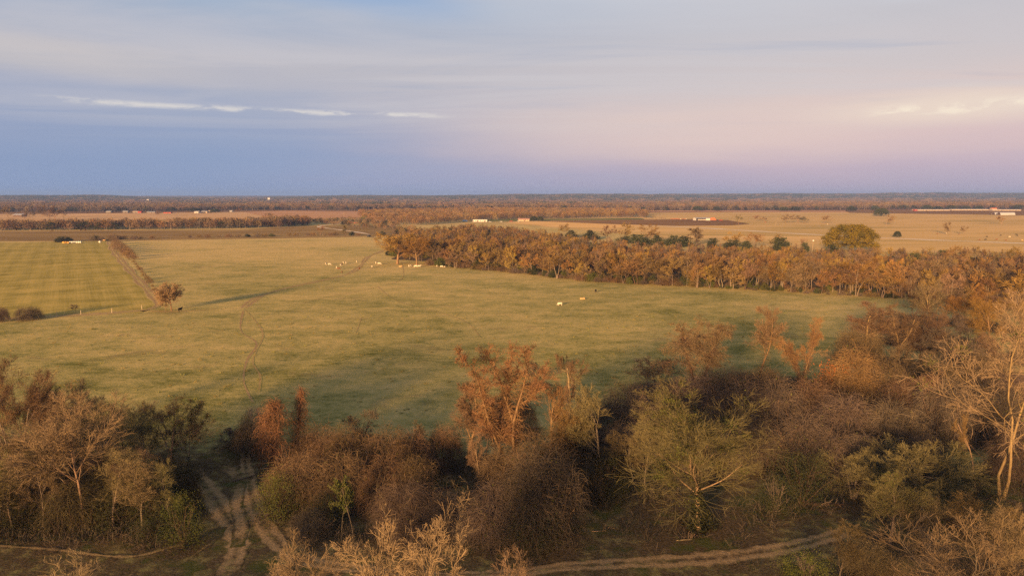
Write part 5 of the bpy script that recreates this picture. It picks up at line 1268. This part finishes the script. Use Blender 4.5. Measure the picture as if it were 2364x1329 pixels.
building('house', 454, 492, 12, 10, 3.2, 1.8, white, white, 'bright white farmhouse at the tan field edge', 'house', -.2)
building('house', 471, 491.5, 16, 10, 3.2, 1.8, cream, tin, 'long pale farmhouse right of the bright white one', 'house')
building('house', 484, 491, 8, 9, 4.4, 1.8, cream, cream, 'tall yellowish barn right of the pale farmhouse', 'barn', .3)
building('house', 533, 489.5, 6, 8, 3, 1.5, white, white, 'tiny white house left of the round golden tree', 'house')
building('poultry_house', 2152, 486.5, 80, 14, 2.0, 1.2, cream, white, 'leftmost long pale poultry house below the far evergreens', 'barn', 0, 2, 12)
building('poultry_house', 2240, 485.8, 86, 14, 2.0, 1.2, cream, white, 'middle long pale poultry house below the far evergreens', 'barn', 0, 2, 12)
building('poultry_house', 2324, 486.5, 66, 14, 2.0, 1.2, cream, white, 'rightmost long pale poultry house at the right edge', 'barn', 0, 2, 10)
building('silo_shed', 2115, 487, 6, 8, 3.5, 1.6, redp, pink, 'small reddish shed at the left end of the poultry houses', 'shed', 0, 1, 0)
building('house', 2296, 484.5, 14, 9, 4, 2.4, cream, orange, 'orange-roofed house between the poultry houses', 'house')
building('house', 1445, 488, 5, 8, 3.4, 1.4, white, white, 'small white house above the right end of the orchard', 'house')
def arched(x, y, wpx, dep, h, label):
    l = gp(x, y); w_ = wpx * mpp(l); o = empty('arched_shed', (l[0], l[1] + dep / 2, 0)); tag(o, label, 'shed'); n = 14; V, Fs = [], []
    for X in (-w_ / 2, w_ / 2):
        for i in range(n + 1):
            a = math.pi * i / n; V += [(X, -math.cos(a) * dep / 2, math.sin(a) * h), (X, -math.cos(a) * (dep / 2 - .15), math.sin(a) * (h - .15))]
    k = 2 * (n + 1)
    for i in range(n):
        a = 2 * i; Fs += [(a, a + 2, k + a + 2, k + a), (a + 1, k + a + 1, k + a + 3, a + 3), (a, a + 1, a + 3, a + 2), (k + a, k + a + 2, k + a + 3, k + a + 1)]
    link('roof', pmesh('roof', [(V, Fs)]), o, tin)
    end = [(-w_ / 2 + .3, -math.cos(math.pi * i / n) * (dep / 2 - .16), math.sin(math.pi * i / n) * (h - .16)) for i in range(n + 1)]; e2 = [(v[0] + .15, v[1], v[2]) for v in end]
    m = n + 1; link('end_wall', pmesh('end_wall', [(end + e2, [tuple(range(m)), tuple(range(2 * m - 1, m - 1, -1))] + [(i, m + i, m + (i + 1) % m, (i + 1) % m) for i in range(m)])]), o, dark)
arched(2327, 496.5, 34, 11, 5.5, 'right-hand long grey arched shed in the far right fields'); arched(2304, 495.8, 14, 10, 5, 'left-hand short grey arched shed in the far right fields')
# distant houses on the hills
for i, (x, y, dist, lb) in enumerate([(621, 457.5, 4200, 'tiny white building on the far ridge left of centre'), (952, 452.5, 6200, 'tiny pale house on the centre ridge'), (1311, 450.5, 6300, 'tiny white house on the skyline right of centre'),
        (1128, 451.8, 6300, 'tiny red-roofed house on the skyline'), (1450, 466, 3300, 'pale orange house in the far woods right of centre'), (2218, 459.5, 5600, 'white house below the right-hand ridge'), (1997, 460, 5600, 'tiny white house under the middle of the right-hand ridge'),
        (2350, 450, 6600, 'pale house high on the right-hand ridge'), (342, 461, 4200, 'tiny white house in the woods above the dark red shed'), (42, 469, 2800, 'pale house among dark trees at the upper left'), (1614, 469, 3000, 'tiny orange-lit house in the far woods'), (2253, 450.5, 6600, 'tiny pale house on the right-hand ridge, left one'), (675, 475, 2300, 'white house at the edge of the far strip field')]):
    d = ray(x, y + 1); t = dist / d[1]; zz = max(CAMZ + d[2] * t, 0); W = 13 if dist > 4000 else 12
    o = empty('house', (d[0] * t, dist, zz), 0); tag(o, lb, 'house')
    link('wall', pmesh('wall', [box_geo(-W / 2, W / 2, -5, 5, -6, 4)] + tri_walls(W, 10, 4, 2)), o, white if i != 3 else orange); link('roof', pmesh('roof', [gable(W, 10, 4.02, 2)]), o, white if i != 3 else orange)
# vehicles
def cyl(c, r, wdt, k=14):
    V = []
    for s in (-wdt / 2, wdt / 2):
        for i in range(k): V.append((c[0] + r * math.cos(2 * math.pi * i / k), c[1] + s, c[2] + r * math.sin(2 * math.pi * i / k)))
    return V, [tuple(range(k)), tuple(range(2 * k - 1, k - 1, -1))] + [(i, k + i, k + (i + 1) % k, (i + 1) % k) for i in range(k)]
def prism(prof, w_):
    n = len(prof); V = [(x, -w_ / 2, z) for x, z in prof] + [(x, w_ / 2, z) for x, z in prof]
    return V, [tuple(range(n)), tuple(range(2 * n - 1, n - 1, -1))] + [(i, n + i, n + (i + 1) % n, (i + 1) % n) for i in range(n)]
def vehicle(name, x, y, deg, paint, label, cat, kind='pickup'):
    l = gp(x, y); o = empty(name, l, R(deg)); tag(o, label, cat)
    if kind == 'pickup':
        prof = [(-2.7, .45), (2.6, .45), (2.7, .9), (2.5, 1.1), (1.3, 1.15), (.75, 1.8), (-.7, 1.82), (-.85, 1.15), (-2.7, 1.1)]
        gl = [(1.18, 1.16), (.72, 1.72), (-.66, 1.74), (-.76, 1.16)]
    else:
        prof = [(-2.2, .4), (2.2, .4), (2.25, .8), (1.2, .95), (.6, 1.45), (-1.1, 1.48), (-1.9, .98), (-2.25, .9)]; gl = [(1.05, .96), (.55, 1.4), (-1.05, 1.42), (-1.7, .98)]
    link('body', pmesh('body', [prism(prof, 1.9)]), o, paint); link('windows', pmesh('windows', [prism(gl, 1.93)]), o, glass)
    for sx in (-1.6, 1.6):
        for sy in (-.85, .85): link('wheel', pmesh('wheel', [cyl((sx, sy, .38), .38, .26)]), o, rub)
    return o
bk = bm('dark_car_paint', (.02, .025, .035), .3)
vehicle('pickup_truck', 852, 547, 75, bk, 'dark pickup truck at the gap where the track leaves the pasture', 'pickup')
vehicle('car', 1131, 513, 10, white, 'white car at the right end of the long white building', 'car', 'car'); vehicle('car', 1157, 512.5, 0, white, 'white car alone between the long building and the house', 'car', 'car')
vehicle('pickup_truck', 1180, 512, 0, redp, 'red pickup between the white car and the house', 'pickup'); vehicle('car', 1197, 511.8, 0, white, 'white car parked left of the pink-roofed house', 'car', 'car')
vehicle('pickup_truck', 1664, 509.5, 0, redp, 'red pickup right of the sheds', 'pickup'); vehicle('pickup_truck', 1653, 509.3, 20, bk, 'dark pickup right of the orange-red truck', 'pickup')
def truck(x, y, label, cabm, boxm, L=7, H=3.4):
    l = gp(x, y); o = empty('truck', l, 0); tag(o, label, 'truck')
    link('cab', pmesh('cab', [prism([(L / 2, .6), (L / 2 + 2.1, .6), (L / 2 + 2.1, 1.7), (L / 2 + 1.6, 2.7), (L / 2, 2.7)], 2.3)]), o, cabm); link('cargo_box', pmesh('cargo_box', [box_geo(-L / 2, L / 2 - .15, -1.25, 1.25, .9, H)]), o, boxm)
    for sx in (-L / 2 + 1, -L / 2 + 2.1, L / 2 + 1):
        for sy in (-1, 1): link('wheel', pmesh('wheel', [cyl((sx, sy, .5), .5, .32)]), o, rub)
truck(1072, 512, 'blue truck left of the long white building', blue, blue, 5, 2.6)
truck(1645, 509.6, 'orange-red truck right of the open white shed', orange, orange, 6, 4.6)
def trailer(x, y, label):
    l = gp(x, y); o = empty('trailer', l, R(5)); tag(o, label, 'trailer')
    link('body', pmesh('body', [prism([(-6, .9), (6, .9), (6, 1.5), (-2, 1.7), (-2, 2.6), (-6, 2.6)], 2.4)]), o, redp)
    for sx in (-3.6, -2.4):
        for sy in (-1.05, 1.05): link('wheel', pmesh('wheel', [cyl((sx, sy, .5), .5, .3)]), o, rub)
    link('hitch', pmesh('hitch', [prism([(6.0, .95), (7.6, .7), (7.6, .85), (6.0, 1.25)], .3)]), o, dark)
trailer(815, 516, 'red farm trailer beside the dirt road behind the pasture')
# fence along the mown hay field and the field track
def fence(pts, label, spacing, hgt, posts=None):
    P = [Vector(gp(*p)) for p in pts]; o = empty('wire_fence', P[0]); tag(o, label, 'fence'); wires = []; pl = []
    for a, b in zip(P[:-1], P[1:]):
        n = max(1, int((b - a).length / spacing))
        pl += [a + (b - a) * i / n for i in range(n)]
    pl.append(P[-1])
    for i, q in enumerate(pl):
        h = hgt * rnd.uniform(.9, 1.15); r = .09; tilt = rnd.uniform(-.12, .12); k = 6; V = []
        for z, s in ((-.2, 1), (h, .85)):
            for j in range(k): V.append((r * s * math.cos(j * math.pi / 3) + tilt * max(z, 0), r * s * math.sin(j * math.pi / 3), z))
        me = pmesh('post', [(V, [tuple(range(5, -1, -1)), tuple(range(6, 12))] + [(j, (j + 1) % 6, 6 + (j + 1) % 6, 6 + j) for j in range(6)])]); ob = link('post', me, o, posts or wood_m); ob.location = q - P[0]
    rng = np.random.default_rng(1); chunks = []
    for z in (.45, .8, 1.15):
        A = np.array([[(q - P[0]).x, (q - P[0]).y, z] for q in pl])[None]; chunks.append(tubes(A, np.full((1, len(pl)), .012), 3, rng))
    V, Fq = cat_geo(chunks); link('wire', mesh_np('wire', V, Fq), o, dark_post)
fence([(-60, 746), (23, 740), (90, 735), (131, 730), (187, 726), (258, 722), (328, 714)], 'wire fence with pale posts along the near side of the mown hay field', 5.0, 1.6, pale_post)
fence([(306, 600), (330, 628), (350, 655), (371, 688)], 'wire fence with posts beside the field track up to the lone russet tree', 9, 1.2, dark_post)
fence([(250, 553.5), (420, 549), (600, 545.5), (850, 542.5)], 'wire fence on the hedge line along the top of the pasture', 14, 1.4)
# hay bales
def bale(x, y, m, deg, label):
    l = gp(x, y); o = link('hay_bale', None or pmesh('hay_bale', [cyl((0, 0, .74), .75, 1.4, 18)]), None, m); o.location = l; o.rotation_euler = (0, 0, R(deg)); tag(o, label, 'hay bale', 'hay bales at the far end of the hay field')
hay = flat_mat('hay', (.40, .23, .06), .95, .3, 3); wrap = flat_mat('white_wrap', (.50, .47, .42), .5, .1, 2)
for i, x in enumerate([146, 149.5, 153, 157]): bale(x, 561.6 + (i % 2) * .5, hay, 20 + i * 30, ['leftmost golden hay bale behind the hay field', 'second golden hay bale, left of two darker ones', 'third golden hay bale of the loose heap', 'golden hay bale touching the white-wrapped row'][i])
for i in range(7): bale(162 + i * 4.0, 561.2 - i * .06, wrap, 85, '%s white-wrapped bale from the left in the row behind the hay field' % ORD[i])
bale(231, 560.2, wrap, 80, 'single white-wrapped bale near the top of the field track')
# poles and mast
def pole(x, b, t, label, lamp=False):
    l = gp(x, b); h = hz(x, b, t); o = empty('utility_pole', l); tag(o, label, 'pole'); rng = np.random.default_rng(1)
    link('post', mesh_np('post', *tubes(np.array([[[0, 0, -.3], [0, 0, h]]]), np.array([[.2, .14]]), 7, rng), True), o, wood_m)
    if lamp: link('transformer', pmesh('transformer', [cyl((0, 0, h - .7), .55, .9)]), o, white)
    else: link('crossarm', pmesh('crossarm', [box_geo(-1.3, 1.3, -.22, -.15, h - .9, h - .7)]), o, wood_m)
pole(1876, 577, 553, 'pole with white drum at its top beside the live oak', True)
pole(236, 513, 504, 'utility pole in the tan field behind the tree belt'); pole(9, 517, 506, 'utility pole in the tan field at the left edge'); pole(794, 507, 491, 'utility pole right of the rose-tan field'); pole(1791, 521, 512, 'utility pole in the range left of the trio')
def mast(px, ytop, dist):
    d = ray(px, ytop); t = dist / d[1]; h = CAMZ + d[2] * t; o = empty('radio_mast', (d[0] * t, dist, 0)); tag(o, 'thin radio mast standing above the horizon left of centre', 'mast'); rng = np.random.default_rng(1)
    link('lattice_tower', mesh_np('lattice_tower', *tubes(np.array([[[0, 0, 0], [0, 0, h * .9]]]), np.array([[.2, .15]]), 3, rng)), o, tin)
    link('antenna', mesh_np('antenna', *tubes(np.array([[[0, 0, h * .9], [0, 0, h]]]), np.array([[.12, .1]]), 4, rng)), o, white)
mast(925, 432, 3000)
# fallen wood
def log(x, y, L, r, deg, label, m='bark_dark', seed=1):
    rng = np.random.default_rng(seed); P0 = polyline(np.array([[-L / 2, 0, r * .8]]), np.array([[1., 0, 0.02]]), np.array([L]), 8, rng, .06, 0); R0 = np.full((1, 1), r) * np.linspace(1, .45, 8)[None]
    P1, R1 = kids(P0, R0, 7, rng, .3, 50, 12, .35, .5, 5, .16, -.02); P2, R2 = kids(P1, R1, 5, rng, .2, 45, 12, .5, .5, 4, .16, 0); P1[:, :, 2] = np.abs(P1[:, :, 2]); P2[:, :, 2] = np.abs(P2[:, :, 2])
    o = empty('fallen_log', gp(x, y), R(deg)); tag(o, label, 'log'); link('trunk', mesh_np('trunk', *tubes(P0, R0, 8, rng), True), o, M[m]); link('branches', mesh_np('branches', *cat_geo([tubes(P1, R1, 4, rng), tubes(P2, np.maximum(R2, .012), 3, rng)])), o, M['bark_grey' if m != 'bark_pale' else m])
log(1835, 1125, 6, .38, -50, 'dark fallen log lying beside the right-hand thickets', 'bark_dark', 1)
log(1900, 1170, 5, .3, -20, 'second dark fallen log below the first', 'bark_dark', 2)
log(1190, 1055, 7, .14, 15, 'pale fallen branch above the bare clearing', 'bark_pale', 3)
log(1030, 1130, 5, .2, 25, 'dark fallen trunk in the bare clearing', 'bark_dark', 4)
log(562, 1105, 3, .12, 40, 'short dead branch lying where the tracks fork', 'bark_grey', 5)
log(1395, 1225, 3, .06, 5, 'pale stick lying on the bare ground left of the great mistletoe tree', 'bark_pale', 6)
log(1590, 1245, 3, .06, 10, 'pale stick lying on the sandy ground in front of the great mistletoe tree', 'bark_pale', 7)

# ---- grass tufts on the near pasture (stuff)
def tufts():
    rng = np.random.default_rng(21); src = []
    for i in range(3):
        n = 40; st = np.concatenate([rng.normal(size=(n, 2)) * .16, np.zeros((n, 1))], 1); P_ = polyline(st, norm(rng.normal(size=(n, 3)) * .5 + [0, 0, 1]), rng.uniform(.1, .3, n), 3, rng, .3, -.2)
        me = mesh_np('tuft', *tubes(P_, np.full((n, 3), .012) * [1, .8, .3], 2, rng)); me.materials.append([M['tuft_straw'], M['tuft_green'], M['tuft_straw']][i]); src.append(me)
    P_ = fill([(-100, 1000), (300, 960), (560, 1000), (1000, 1020), (1400, 900), (1900, 800), (2050, 740), (2050, 700), (300, 740), (-300, 760)], 2.4, rng, .9); n = len(P_)
    P_ = P_[rng.uniform(size=n) < .25]; n = len(P_)
    s = rng.uniform(.5, 1.5, (n, 1)) * np.array([[1.2, 1.2, 1]])
    scatter('grass_tufts', P_, rng.uniform(0, 6.28, n), s, rng.integers(0, 3, n), src, 'tufts of grass on the near pasture', 'grass')
M['tuft_straw'] = plant_mat('tuft_straw', (.22, .175, .055), (.18, .145, .045), .2); M['tuft_green'] = plant_mat('tuft_green', (.13, .14, .035), (.19, .17, .05), .2)
tufts()

# ================================================================== HAZE
def haze():
    V, Fs = box_geo(-10500, 10500, -2400, 10200, -8, 78)
    o = bpy.data.objects.new('haze', pmesh('haze', [(V, Fs)])); COL.objects.link(o); tag(o, kind='stuff')
    m = bpy.data.materials.new('haze'); m.use_nodes = True; m.node_tree.nodes.clear(); t = NT(m.node_tree); out = t.new('ShaderNodeOutputMaterial'); pv = t.new('ShaderNodeVolumePrincipled')
    pv.inputs['Color'].default_value = (.19, .33, .76, 1); pv.inputs['Density'].default_value = 0.000095; pv.inputs['Anisotropy'].default_value = 0.0
    t.l.new(pv.outputs[0], out.inputs['Volume']); o.data.materials.append(m)
haze()
